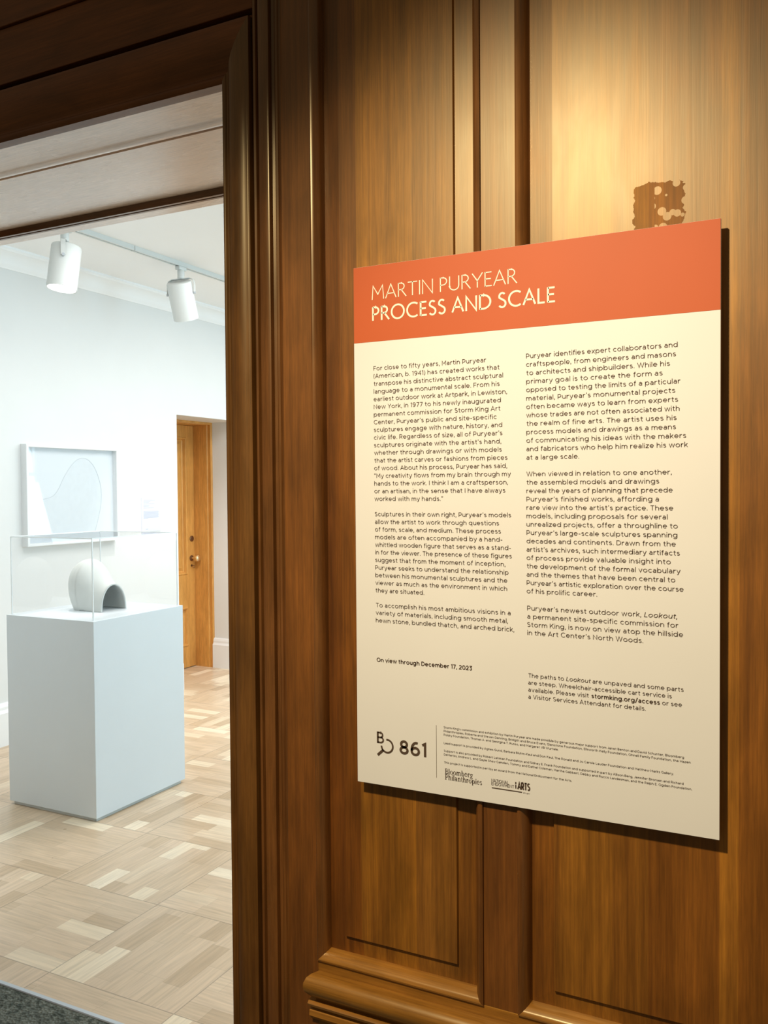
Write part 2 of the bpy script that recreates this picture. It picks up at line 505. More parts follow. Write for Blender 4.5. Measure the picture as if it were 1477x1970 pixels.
wall = empty('wall_front')
tag(wall, 'dark stained wood panelled wall behind the exhibition board', 'wall', kind='structure')
core = MB()
core.box(-0.16, FX, 0.026, T - 0.02, 0, TOP)
core.box(-3.0, XL - 0.2, 0.020, T - 0.02, 0, TOP)
core.box(XL - 0.2, -0.16, 0.020, T - 0.02, 2.52, TOP)
core.build('wall_core', M_STILE, wall)
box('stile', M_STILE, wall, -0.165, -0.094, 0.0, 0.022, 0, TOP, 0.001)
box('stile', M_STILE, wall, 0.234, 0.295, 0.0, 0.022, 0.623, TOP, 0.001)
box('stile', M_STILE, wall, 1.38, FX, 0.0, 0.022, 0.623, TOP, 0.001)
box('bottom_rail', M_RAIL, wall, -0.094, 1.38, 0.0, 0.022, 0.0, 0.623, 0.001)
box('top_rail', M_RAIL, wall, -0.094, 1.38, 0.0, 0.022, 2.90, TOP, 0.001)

BEADP = [(0.0, 0.003), (0.0, -0.004), (0.0035, -0.0055), (0.007, -0.0045), (0.010, -0.001), (0.0135, 0.004),
         (0.0155, 0.0075), (0.0165, 0.0115), (0.0185, 0.0215), (0.0185, 0.024), (0.0, 0.024)]


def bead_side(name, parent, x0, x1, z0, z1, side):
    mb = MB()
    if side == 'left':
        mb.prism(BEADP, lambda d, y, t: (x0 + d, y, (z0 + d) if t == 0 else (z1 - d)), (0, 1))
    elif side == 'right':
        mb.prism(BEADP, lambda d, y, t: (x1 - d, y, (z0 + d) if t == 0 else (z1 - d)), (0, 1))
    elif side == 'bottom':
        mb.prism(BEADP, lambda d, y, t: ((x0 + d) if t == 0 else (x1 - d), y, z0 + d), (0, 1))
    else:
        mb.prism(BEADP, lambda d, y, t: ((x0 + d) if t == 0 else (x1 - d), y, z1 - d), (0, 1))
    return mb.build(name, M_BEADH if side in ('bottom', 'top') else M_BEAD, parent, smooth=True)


def panel(x0, x1, z0, z1, mat, ml, mr_, mbm):
    """recessed panel with a raised field"""
    for s in ('left', 'right', 'bottom', 'top'):
        bead_side('panel_moulding', wall, x0, x1, z0, z1, s)
    mb = MB()
    a0, a1, c0, c1 = x0 + 0.015, x1 - 0.015, z0 + 0.015, z1 - 0.015       # margin outline
    f0, f1, g0, g1 = x0 + ml, x1 - mr_, z0 + mbm, z1 - mbm               # field outline
    ring = lambda p0, p1, q0, q1, y: [(p0, y, q0), (p1, y, q0), (p1, y, q1), (p0, y, q1)]
    e = 0.0015
    mb.loft([ring(a0, a1, c0, c1, 0.027), ring(a0, a1, c0, c1, 0.0200), ring(f0, f1, g0, g1, 0.0175),
             ring(f0 + e, f1 - e, g0 + e, g1 - e, 0.0115)])
    o = mb.build('panel', mat, wall)
    return o


panel(-0.094, 0.234, 0.623, 2.90, M_PANEL_A, 0.051, 0.052, 0.050)
panel(0.295, 1.38, 0.623, 2.90, M_PANEL_B, 0.056, 0.056, 0.047)

# chair rail below the panels
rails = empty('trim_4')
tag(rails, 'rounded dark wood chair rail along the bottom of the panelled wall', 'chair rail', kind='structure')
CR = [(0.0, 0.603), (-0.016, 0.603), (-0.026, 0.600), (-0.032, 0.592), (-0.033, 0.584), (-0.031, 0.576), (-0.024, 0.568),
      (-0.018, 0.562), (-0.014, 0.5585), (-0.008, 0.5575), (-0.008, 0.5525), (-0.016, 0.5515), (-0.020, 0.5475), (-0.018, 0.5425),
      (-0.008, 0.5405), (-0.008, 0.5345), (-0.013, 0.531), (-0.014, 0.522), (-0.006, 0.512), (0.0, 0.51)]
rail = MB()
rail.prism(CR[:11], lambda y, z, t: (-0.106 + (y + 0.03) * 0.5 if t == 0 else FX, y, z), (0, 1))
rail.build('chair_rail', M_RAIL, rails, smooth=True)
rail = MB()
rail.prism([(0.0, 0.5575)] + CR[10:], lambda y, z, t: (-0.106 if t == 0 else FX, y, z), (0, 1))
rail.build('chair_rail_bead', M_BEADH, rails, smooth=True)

# door casing: mitred frame with a broad rounded band
trim = empty('trim_1')
tag(trim, 'dark moulded wood casing around the doorway to the white gallery', 'door casing', kind='structure')
CAS = [(0, 0.020), (0, -0.005), (0.002, -0.008), (0.005, -0.009), (0.008, -0.008), (0.010, -0.005), (0.0125, -0.0045), (0.015, -0.007),
       (0.020, -0.0115), (0.028, -0.0155), (0.037, -0.017), (0.046, -0.0165), (0.054, -0.0145), (0.060, -0.012), (0.0625, -0.0115),
       (0.0645, -0.010), (0.0655, 0.005), (0.0695, 0.006), (0.0705, 0.018)]
HK = 1.73


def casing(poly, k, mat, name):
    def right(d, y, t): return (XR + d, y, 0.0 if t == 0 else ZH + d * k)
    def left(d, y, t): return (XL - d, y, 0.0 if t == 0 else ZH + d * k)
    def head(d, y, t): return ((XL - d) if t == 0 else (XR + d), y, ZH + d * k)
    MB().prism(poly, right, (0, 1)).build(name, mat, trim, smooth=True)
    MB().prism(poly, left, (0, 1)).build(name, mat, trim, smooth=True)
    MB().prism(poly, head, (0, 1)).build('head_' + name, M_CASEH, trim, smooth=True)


casing(CAS, HK, M_CASE, 'casing')
# outer reeded strip running past the head on each side
OUT = [(0.0705, 0.018), (0.0705, 0.004), (0.0715, -0.006), (0.074, -0.0085), (0.078, -0.0075), (0.081, 0.001), (0.083, 0.001),
       (0.084, -0.007), (0.086, -0.008), (0.095, -0.0075), (0.104, -0.008), (0.1065, -0.0065), (0.1075, 0.003), (0.1137, 0.006),
       (0.1185, 0.003), (0.1195, -0.0055), (0.1225, -0.008), (0.126, -0.006), (0.128, -0.001), (0.129, 0.0), (0.129, 0.018)]
MB().prism(OUT, lambda d, y, t: (XR + d, y, 0.0 if t == 0 else TOP), (0, 1)).build('reeded_strip', M_BEAD, trim, smooth=True)
MB().prism(OUT, lambda d, y, t: (XL - d, y, 0.0 if t == 0 else TOP), (0, 1)).build('reeded_strip', M_BEAD, trim, smooth=True)
# frieze above the head
zf = ZH + 0.0705 * HK
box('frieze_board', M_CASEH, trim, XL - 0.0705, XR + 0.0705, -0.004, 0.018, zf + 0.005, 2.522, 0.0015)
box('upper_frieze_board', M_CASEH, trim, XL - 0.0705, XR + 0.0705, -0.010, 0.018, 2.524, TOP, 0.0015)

# lining of the opening
lin = empty('trim_2')
tag(lin, 'panelled wood lining overhead in the deep doorway, gallery glare in its colour', 'doorway lining', kind='structure')
box('jamb_lining', M_STILE, lin, XR + 0.001, XR + 0.03, 0.02, T, 0, ZH)
box('jamb_lining', M_STILE, lin, XL - 0.03, XL - 0.001, 0.02, T, 0, ZH)
SOF = [(0.020, 2.33), (0.020, ZH), (0.064, ZH), (0.066, ZH + 0.004), (0.120, ZH + 0.004), (0.128, ZH + 0.003), (0.140, ZH - 0.001),
       (0.152, ZH + 0.001), (0.164, ZH + 0.007), (0.176, ZH + 0.018), (0.180, ZH + 0.022), (0.180, 2.33)]
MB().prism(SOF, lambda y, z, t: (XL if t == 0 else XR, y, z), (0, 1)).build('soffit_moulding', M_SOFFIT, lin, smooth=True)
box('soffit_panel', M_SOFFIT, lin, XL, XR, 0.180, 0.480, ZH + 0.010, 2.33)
SB = [(0.478, 2.33), (0.478, ZH + 0.004), (0.484, ZH - 0.006), (0.493, ZH - 0.006), (0.497, ZH + 0.003), (0.501, ZH + 0.003), (0.505, ZH - 0.004),
      (0.514, ZH - 0.004), (0.518, ZH + 0.004), (0.518, 2.33)]
MB().prism(SB, lambda y, z, t: (XL if t == 0 else XR, y, z), (0, 1)).build('soffit_bead', M_SOFFIT_BEAD, lin, smooth=True)
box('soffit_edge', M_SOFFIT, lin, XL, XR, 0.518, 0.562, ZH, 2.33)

# ------------------------------------------------------------------ setting: gallery
XW, YE, XE, ZC = -3.6, 9.0, 2.6, 2.93
fl = MB().box(-5.0, XE + 0.1, 0.445, YE + 0.1, -0.06, 0.0).build('floor', M_FLOOR)
tag(fl, 'worn oak parquet floor of the white gallery', 'floor', kind='structure')
cl = box('ceiling', M_CEIL, None, -5.0, XE + 0.1, T - 0.02, YE + 0.1, ZC, ZC + 0.06)
tag(cl, 'white ceiling carrying the lighting track', 'ceiling', kind='structure')
# gallery side of the wall we look through
gw = MB()
gw.box(XR, XE + 0.1, T - 0.02, T, 0, ZC)
gw.box(-5.0, XL, T - 0.02, T, 0, ZC)
gw.box(XL, XR, T - 0.02, T, 2.33, ZC)
tag(gw.build('wall_near', M_WALL), 'white gallery side of the doorway wall', 'wall', kind='structure')
# left wall with the door recess
YD0, YD1, ZD, XD = 3.79, 4.58, 2.066, -4.07
lw = MB()
lw.box(XW - 0.6, XW, T, YD0, 0, ZC)
lw.box(XW - 0.6, XW, YD1, YE, 0, ZC)
lw.box(XW - 0.6, XW, YD0, YD1, ZD, ZC)
tag(lw.build('wall_left', M_WALL), 'white gallery wall holding the framed drawing', 'wall', kind='structure')
# right wall with three windows
rw = MB()
wins = ((2.2, 1.5), (4.7, 1.5), (7.2, 1.5))
ys = T
for yc, w in wins:
    rw.box(XE, XE + 0.1, ys, yc - w / 2, 0, ZC)
    rw.box(XE, XE + 0.1, yc - w / 2, yc + w / 2, 0, 0.8)
    rw.box(XE, XE + 0.1, yc - w / 2, yc + w / 2, 2.7, ZC)
    ys = yc + w / 2
rw.box(XE, XE + 0.1, ys, YE, 0, ZC)
tag(rw.build('wall_right', M_WALL), 'white gallery wall with tall windows, out of view on the right', 'wall', kind='structure')
for i, (yc, w) in enumerate(wins):
    f = MB()
    f.box(XE, XE + 0.05, yc - w / 2, yc - w / 2 + 0.06, 0.8, 2.7).box(XE, XE + 0.05, yc + w / 2 - 0.06, yc + w / 2, 0.8, 2.7)
    f.box(XE, XE + 0.05, yc - w / 2 + 0.06, yc + w / 2 - 0.06, 0.8, 0.86).box(XE, XE + 0.05, yc - w / 2 + 0.06, yc + w / 2 - 0.06, 2.64, 2.7)
    f.box(XE + 0.005, XE + 0.035, yc - w / 2 + 0.06, yc + w / 2 - 0.06, 1.73, 1.78).box(XE + 0.005, XE + 0.035, yc - 0.02, yc + 0.02, 0.86, 2.64)
    tag(f.build('window_%d' % (i + 1), M_BASE), 'white sash window in the right gallery wall, %s from the doorway' % ('first', 'second', 'third')[i], 'window', kind='structure')
tag(box('wall_back', M_WALL, None, -5.0, XE + 0.1, YE, YE + 0.1, 0, ZC), 'white far end wall of the gallery', 'wall', kind='structure')
# cornice at the left wall
CO = [(0.0, 2.818), (0.006, 2.818), (0.009, 2.826), (0.016, 2.832), (0.022, 2.850), (0.036, 2.875), (0.056, 2.897), (0.076, 2.905), (0.080, 2.912), (0.086, 2.916), (0.086, 2.93), (0.0, 2.93)]
co = MB().prism(CO, lambda d, z, t: (XW + d, T if t == 0 else YE, z), (0, 1)).build('trim_3', M_CEIL, smooth=True)
tag(co, 'white cornice between the gallery left wall and ceiling', 'cornice', kind='structure')
BP = [(0.0, 0.0), (0.030, 0.0), (0.030, 0.195), (0.024, 0.203), (0.019, 0.212), (0.018, 0.228), (0.012, 0.243), (0.006, 0.250), (0.0, 0.250)]
bl = MB()
bl.prism(BP, lambda d, z, t: (XW + d, T if t == 0 else YD0 + 0.01, z), (0, 1))
bl.prism(BP, lambda d, z, t: (XW + d, YD1 + 0.03 if t == 0 else YE, z), (0, 1))
bl.prism(BP, lambda d, z, t: (-3.885 if t == 0 else XW + 0.029, YD1 - d, z), (0, 1))
tag(bl.build('baseboard_left', M_BASE), 'white moulded baseboard along the gallery left wall', 'baseboard', kind='structure')

# carpet and metal strip in the doorway
cp = MB()
nx, ny = 60, 40
cx0, cx1, cy0, cy1 = -3.0, 1.6, -3.2, 0.427
cp.box(cx0, cx1, cy0, -0.036, -0.05, 0.006).box(XL + 0.001, XR - 0.001, -0.036, cy1, -0.05, 0.006)
tag(cp.build('carpet', M_CARPET), 'dark grey green cut pile carpet at the doorway threshold', 'carpet')
st = MB().prism([(0.427, -0.02), (0.427, 0.007), (0.430, 0.009), (0.442, 0.009), (0.447, 0.002), (0.447, -0.02)],
                lambda y, z, t: (XL if t == 0 else XR, y, z), (0, 1)).build('threshold_strip', M_STEEL)
tag(st, 'grey metal edging strip between the carpet and parquet', 'threshold strip')

# ------------------------------------------------------------------ door in the recess
door = empty('door_1', (XD, YD1, 0))
tag(door, 'honey coloured panelled wooden door in the white wall recess', 'door', kind='structure')
FR = [(-3.885, 0.0), (-3.885, 0.012), (-3.890, 0.018), (-3.900, 0.018), (-3.905, 0.012), (-3.925, 0.012), (-3.930, 0.020), (-4.16, 0.020), (-4.16, 0.0)]
MB().prism(FR, lambda x, d, t: (x, YD1 - d, 0 if t == 0 else ZD - d), (0, 1)).build('door_jamb', M_DOOR, door, smooth=True)
MB().prism(FR, lambda x, d, t: (x, YD0 + d, 0 if t == 0 else ZD - d), (0, 1)).build('door_jamb', M_DOOR, door, smooth=True)
MB().prism(FR, lambda x, d, t: (x, YD0 + d if t == 0 else YD1 - d, ZD - d), (0, 1)).build('door_head', M_DOOR, door, smooth=True)
leaf = MB()
y0, y1 = YD0 + 0.022, YD1 - 0.022
z1 = ZD - 0.022
py0, py1 = y0 + 0.115, 4.462
pz = ((0.185, 0.515), (0.79, 1.945))
leaf.box(XD - 0.045, XD, y0, py0, 0.006, z1).box(XD - 0.045, XD, py1, y1, 0.006, z1)
leaf.box(XD - 0.045, XD, py0, py1, 0.006, pz[0][0]).box(XD - 0.045, XD, py0, py1, pz[0][1], pz[1][0]).box(XD - 0.045, XD, py0, py1, pz[1][1], z1)
lf = leaf.build('door_leaf', M_DOOR, door)
for a, b_ in pz:
    pm = MB()
    r = lambda i, x: [(x, py0 + i, a + i), (x, py1 - i, a + i), (x, py1 - i, b_ - i), (x, py0 + i, b_ - i)]
    pm.loft([r(0, XD - 0.035), r(0, XD), r(0.006, XD + 0.007), r(0.014, XD + 0.005), r(0.024, XD - 0.018), r(0.034, XD - 0.022), r(0.060, XD - 0.012)])
    pm.build('door_panel', M_DOOR, lf)
ky = 4.525
MB().lathe([(0.0, 0), (0.024, 0), (0.024, 0.006), (0.018, 0.010), (0.012, 0.010), (0.012, 0.014), (0.0, 0.014)], (XD, 4.520, 1.09), (1, 0, 0), 24).build('deadbolt', M_BRONZE, door, smooth=True)
MB().lathe([(0.0, 0), (0.024, 0), (0.024, 0.005), (0.014, 0.010), (0.0, 0.010)], (XD, 4.515, 0.925), (1, 0, 0), 24).build('knob_rose', M_BRONZE, door, smooth=True)
MB().lathe([(0.0, 0.008), (0.009, 0.008), (0.009, 0.038), (0.016, 0.044), (0.026, 0.052), (0.030, 0.064), (0.027, 0.076), (0.016, 0.083), (0.0, 0.084)],
           (XD, 4.515, 0.925), (1, 0, 0), 24).build('door_knob', M_BRASS, door, smooth=True)
MB().lathe([(0.0, 0), (0.010, 0), (0.010, 0.004), (0.0, 0.004)], (XD, 4.515, 0.862), (1, 0, 0), 16).build('keyhole_plate', M_BRONZE, door, smooth=True)
key = MB().tube([(XD + 0.002, 4.515, 0.862), (XD + 0.024, 4.515, 0.862)], 0.003, 8)
key.tube([(XD + 0.026, 4.515 + 0.009 * math.sin(a), 0.852 + 0.012 * math.cos(a)) for a in [2 * PI * i / 12 for i in range(13)]], 0.002, 6)
key.build('key', M_BRONZE, door, smooth=True)

# ------------------------------------------------------------------ pedestal, case, model
PX0, PX1, PY0, PY1, PH = -2.755, -2.195, 1.535, 2.148, 0.912
ped = empty('pedestal', ((PX0 + PX1) / 2, (PY0 + PY1) / 2, 0))
tag(ped, 'tall plain white box pedestal standing on the parquet floor', 'pedestal')
box('pedestal_body', M_PED, ped, PX0, PX1, PY0, PY1, 0.016, PH, 0.0015)
box('plinth', M_PLINTH, ped, PX0 + 0.018, PX1 - 0.012, PY0 + 0.012, PY1 - 0.02, 0.0, 0.016)

case = empty('display_case', ((PX0 + PX1) / 2, (PY0 + PY1) / 2, PH))
tag(case, 'clear acrylic display case on the white pedestal around the white model', 'display case')
i_, th, CH = 0.016, 0.005, 1.287
bx0, bx1, by0, by1 = PX0 + i_, PX1 - i_, PY0 + i_, PY1 - i_


def sheet(vs):
    MB().add(vs, [(0, 1, 2, 3)]).build('pane', M_GLASS, case)


e = 0.0025
for (x0, x1, ya, yb) in ((bx0, bx1, by0 + e, by0 + e), (bx0, bx1, by1 - e, by1 - e)):
    MB().box(x0 + th, x1 - th, ya - 0.0004, ya + 0.0004, PH, CH - th).build('pane', M_GLASS, case)
for (ya, yb, xx) in ((by0, by1, bx0 + e), (by0, by1, bx1 - e)):
    MB().box(xx - 0.0004, xx + 0.0004, ya + th, yb - th, PH, CH - th).build('pane', M_GLASS, case)
MB().box(bx0 + th, bx1 - th, by0 + th, by1 - th, CH - e - 0.0004, CH - e + 0.0004).build('pane', M_GLASS, case)
for x in (bx0, bx1 - th):
    for y in (by0, by1 - th):
        MB().box(x, x + th, y, y + th, PH, CH).build('case_edge', M_EDGE, case)
for y in (by0, by1 - th):
    MB().box(bx0 + th, bx1 - th, y, y + th, CH - th, CH).build('case_edge', M_EDGE, case)
for x in (bx0, bx1 - th):
    MB().box(x, x + th, by0 + th, by1 - th, CH - th, CH).build('case_edge', M_EDGE, case)

# hollow bulb-shaped model with an arched mouth
scx, scy = -2.532, 1.858
HB, RB, RM, HM, LEN, BK = 0.250, 0.108, 0.086, 0.132, 0.150, 0.108


def rbulb(z):
    c = 0.118
    if z < c:
        return RB - 0.026 * ((c - z) / c) ** 2
    q = (z - c) / (HB - c)
    return RB * math.sqrt(max(0.0, 1 - q ** 2.15))


def section(x, n=40):
    pts = []
    if x <= scx:
        dx = scx - x
        # z range where the bulb reaches this far back
        zs = [z for z in [HB * k / 2000 for k in range(2001)] if rbulb(z) >= dx]
        zb, zt = (zs[0], zs[-1]) if zs else (0.118, 0.118)
        for k in range(n + 1):
            s_ = (1 - math.cos(PI * k / n)) / 2
            z = zb + (zt - zb) * s_
            pts.append((math.sqrt(max(0, rbulb(z) ** 2 - dx * dx)), z))
        pts[-1] = (0.0, zt)
    else:
        t = (x - scx) / LEN
        s_ = t * t * (3 - 2 * t)
        h = HB + (HM - HB) * (math.sin(PI / 2 * t) ** 1.7)
        for k in range(n + 1):
            q = math.sin(PI / 2 * k / n)
            w = (1 - s_) * rbulb(q * HB) + s_ * RM * math.sqrt(max(0, 1 - q ** 2.3))
            pts.append((w if k < n else 0.0, q * h))
    return pts


xs = [scx - BK * math.sin(PI / 2 * (1 - k / 16)) + 0.0 for k in range(17)]
xs[0] = scx - RB * 0.999
xs += [scx + LEN * k / 20 for k in range(1, 21)]
rings = []
for x in xs:
    p = section(x)
    rings.append([(x, scy - y, PH + z) for y, z in p] + [(x, scy + y, PH + z) for y, z in p[-2::-1]])
sm = MB().loft(rings, closed_ring=False, caps=False)
scl = sm.build('sculpture_model', M_SCULPT, smooth=True)
bm = bmesh.new(); bm.from_mesh(scl.data)
bmesh.ops.remove_doubles(bm, verts=bm.verts, dist=0.0004)
bmesh.ops.recalc_face_normals(bm, faces=bm.faces)
bm.to_mesh(scl.data); bm.free()
# face normals outwards, then give the shell a thickness
cen = Vector((scx, scy, PH + 0.1))
sgn = sum((p.center - cen).dot(p.normal) for p in scl.data.polygons)
if sgn < 0:
    scl.data.flip_normals()
for p in scl.data.polygons: p.use_smooth = True
md = scl.modifiers.new('shell', 'SOLIDIFY'); md.thickness = 0.008; md.offset = -1
tag(scl, 'small white bulbous sculpture model with an arched mouth inside the clear case', 'sculpture')

# ------------------------------------------------------------------ framed drawing and label
FY0, FY1, FZ0, FZ1 = 2.362, 3.130, 1.165, 1.787
pic = empty('picture_frame', (XW, (FY0 + FY1) / 2, FZ0))
tag(pic, 'white framed faint drawing on the gallery wall behind the pedestal', 'framed picture')
PF = [(0.0, 0.0), (0.0, 0.048), (0.002, 0.050), (0.016, 0.050), (0.018, 0.048), (0.018, 0.0)]
MB().prism(PF, lambda d, x, t: (XW + x, FY0 + d, FZ0 + d if t == 0 else FZ1 - d), (0, 1)).build('frame_side', M_FRAME, pic)
MB().prism(PF, lambda d, x, t: (XW + x, FY1 - d, FZ0 + d if t == 0 else FZ1 - d), (0, 1)).build('frame_side', M_FRAME, pic)
MB().prism(PF, lambda d, x, t: (XW + x, FY0 + d if t == 0 else FY1 - d, FZ0 + d), (0, 1)).build('frame_side', M_FRAME, pic)
MB().prism(PF, lambda d, x, t: (XW + x, FY0 + d if t == 0 else FY1 - d, FZ1 - d), (0, 1)).build('frame_side', M_FRAME, pic)
sheet_o = box('drawing_sheet', M_PAPER, pic, XW + 0.004, XW + 0.012, FY0 + 0.018, FY1 - 0.018, FZ0 + 0.018, FZ1 - 0.018)
MB().box(XW + 0.038, XW + 0.0388, FY0 + 0.018, FY1 - 0.018, FZ0 + 0.018, FZ1 - 0.018).build('glazing', M_GLASS, pic)
# faint humped outline, drawn in pencil over a pale wash
DW, DH = FY1 - FY0, FZ1 - FZ0
hump = [(0.20, 0.46), (0.30, 0.49), (0.36, 0.56), (0.42, 0.68), (0.50, 0.80), (0.58, 0.87), (0.66, 0.88), (0.74, 0.82), (0.80, 0.70),
        (0.835, 0.55), (0.83, 0.40), (0.80, 0.26), (0.76, 0.12)]


def smooth_pts(p, n=6):
    out = []
    for i in range(len(p) - 1):
        a, b_, c, d = p[max(i - 1, 0)], p[i], p[i + 1], p[min(i + 2, len(p) - 1)]
        for k in range(n):
            t = k / n
            out.append(tuple(0.5 * (2 * b_[j] + (c[j] - a[j]) * t + (2 * a[j] - 5 * b_[j] + 4 * c[j] - d[j]) * t * t
                                    + (3 * b_[j] - a[j] - 3 * c[j] + d[j]) * t ** 3) for j in (0, 1)))
    out.append(p[-1]); return out


hp = smooth_pts(hump)
mb = MB()
poly = [(XW + 0.0124, FY0 + u * DW, FZ0 + v * DH) for u, v in hp] + [(XW + 0.0124, FY0 + 0.30 * DW, FZ0 + 0.12 * DH)]
mb.add(poly, [tuple(range(len(poly)))]); mb.build('wash_area', M_WASH, sheet_o)
MB().tube([(XW + 0.0128, FY0 + u * DW, FZ0 + v * DH) for u, v in hp], 0.0016, 6).build('pencil_line', M_PENCIL, sheet_o)

lab = empty('wall_label', (XW, 3.497, 1.207))
tag(lab, 'small pale text label on the white wall between drawing and door', 'label')
LY0, LY1, LZ0, LZ1 = 3.397, 3.597, 1.207, 1.451
box('label_card', M_LABEL, lab, XW, XW + 0.004, LY0, LY1, LZ0, LZ1)
lt = MB()
yl, yw = LY0 + 0.02, 0.16
for z, f in ((1.432, .75), (1.424, .45), (1.416, .35), (1.405, .72), (1.396, .40), (1.389, .34), (1.378, .66)):
    lt.box(XW + 0.004, XW + 0.0045, yl, yl + yw * f, z - 0.0028, z)
for k in range(9):
    z = 1.352 - 0.0062 * k
    lt.box(XW + 0.004, XW + 0.0045, yl, yl + yw * (0.97 + 0.03 * math.sin(k * 2.3) if k < 8 else 0.3), z - 0.0030, z)
lt.build('label_text', M_LABELTXT, lab)
MB().box(XW + 0.004, XW + 0.0045, yl + 0.02, yl + 0.045, 1.222, 1.226).build('label_mark', M_LABELTXT, lab)


# ------------------------------------------------------------------ lighting track and lamps
TX = -2.885
tr = MB()
tr.prism([(-0.018, ZC), (-0.018, ZC - 0.028), (-0.006, ZC - 0.028), (-0.006, ZC - 0.012), (0.006, ZC - 0.012), (0.006, ZC - 0.028), (0.018, ZC - 0.028), (0.018, ZC)],
         lambda x, z, t: (TX + x, 1.6 if t == 0 else 2.57, z), (0, 1))
tr.prism([(-0.018, ZC), (-0.018, ZC - 0.028), (-0.006, ZC - 0.028), (-0.006, ZC - 0.012), (0.006, ZC - 0.012), (0.006, ZC - 0.028), (0.018, ZC - 0.028), (0.018, ZC)],
         lambda x, z, t: (TX + x, 2.575 if t == 0 else 5.6, z), (0, 1))
tag(tr.build('lighting_track', M_LAMP), 'white lighting track running along the gallery ceiling', 'lighting track')


def track_light(y, axis, yaw_dir, label, length=0.235, rad=0.078, power=TRACK_SPOT, cone=58):
    """lamp hanging from the track: adapter, yoke, drum housing, lens"""
    root = empty('track_light', (TX, y, ZC - 0.028))
    tag(root, label, 'track light', 'track spotlights in the gallery')
    zt = ZC - 0.028
    MB().box(TX - 0.018, TX + 0.018, y - 0.035, y + 0.035, zt - 0.022, zt).build('track_adapter', M_LAMP, root, bevel=0.003)
    MB().lathe([(0.0, 0), (0.020, 0), (0.022, 0.004), (0.022, 0.050), (0.014, 0.056), (0.0, 0.056)], (TX, y, zt - 0.022), (0, 0, -1), 20).build('stem', M_LAMP, root, smooth=True)
    ax = Vector(axis).normalized()
    yd = Vector(yaw_dir); yd = (yd - ax * yd.dot(ax)).normalized()      # pivot axis
    pivot = Vector((TX, y, zt - 0.168))
    top = Vector((TX, y, zt - 0.076))
    R = rad + 0.008
    pts = [pivot + yd * R, pivot + yd * R + Vector((0, 0, 0.055)), pivot + yd * (R - 0.008) + Vector((0, 0, 0.082)), top + yd * (R - 0.03) + Vector((0, 0, 0.0)),
           top, top - yd * (R - 0.03), pivot - yd * (R - 0.008) + Vector((0, 0, 0.082)), pivot - yd * R + Vector((0, 0, 0.055)), pivot - yd * R]
    side = yd.cross(Vector((0, 0, 1))).normalized()
    ring = []
    for i, p in enumerate(pts):
        d = (pts[min(i + 1, len(pts) - 1)] - pts[max(i - 1, 0)]).normalized()
        nrm = d.cross(side).normalized()
        ring.append([p + side * 0.012 + nrm * 0.0022, p - side * 0.012 + nrm * 0.0022, p - side * 0.012 - nrm * 0.0022, p + side * 0.012 - nrm * 0.0022])
    MB().loft(ring).build('yoke', M_LAMP, root)
    for s_ in (1, -1):
        MB().lathe([(0.0, 0), (0.008, 0), (0.008, 0.012), (0.0, 0.012)], pivot + yd * s_ * (R + 0.002) - yd * s_ * 0.008, yd * s_, 14).build('pivot_screw', M_STEEL, root, smooth=True)
    t0 = pivot - ax * 0.075
    MB().lathe([(0.0, 0.004), (rad - 0.012, 0.0), (rad - 0.003, 0.004), (rad, 0.012), (rad, length), (rad - 0.005, length), (rad - 0.005, length - 0.012), (0.0, length - 0.012)],
               t0, ax, 40).build('housing', M_LAMP, root, smooth=True)
    MB().lathe([(0.0, 0), (rad - 0.006, 0), (rad - 0.006, 0.004), (0.0, 0.006)], t0 + ax * (length - 0.010), ax, 40).build('lens', M_GLOW, root, smooth=True)
    d = bpy.data.lights.new('track_or_fill_beam', 'SPOT'); d.energy = power; d.color = (1.0, 0.98, 0.94)
    d.spot_size = math.radians(cone); d.spot_blend = 0.7; d.shadow_soft_size = 0.05
    lo = bpy.data.objects.new('track_or_fill_beam', d); COL.objects.link(lo)
    aim(lo, t0 + ax * (length + 0.01), t0 + ax * (length + 1.0))
    return root


track_light(2.06, (-0.044, -0.134, -1.0), (0.65, -0.76, 0), 'white track spotlight with its bright lens showing, nearest the doorway')
track_light(3.0, (-0.10, 0.44, -1.0), (0.88, 0.42, 0), 'white track spotlight turned away with its drum lens hidden', power=80.0, cone=82)

# ------------------------------------------------------------------ exhibition board
YS = -0.012                  # printed face
YB = -0.0059                 # back, resting on the panel mouldings
BW, BZ0, BZ1 = 0.6096, 0.9756, 1.890
board = empty('information_board', (BW / 2, YB, BZ0))
tag(board, 'large white and orange printed exhibition text board on the wood wall', 'information board')
box('board_panel', M_BOARD, board, 0, BW, YS, YB, BZ0, BZ1, 0.0004)
box('header_band', M_ORANGE, board, 0.0003, BW - 0.0003, YS - 0.0003, YS + 0.001, 1.7575, BZ1 - 0.0003)
YT = YS - 0.0006


# ---- printed letters drawn as strokes: (width, [polyline, ...]) with capital height 1 and x-height 0.74
def arc(cx, cy, rx, ry, a0, a1, n=10):
    return [(cx + rx * math.cos(math.radians(a0 + (a1 - a0) * i / n)), cy + ry * math.sin(math.radians(a0 + (a1 - a0) * i / n))) for i in range(n + 1)]


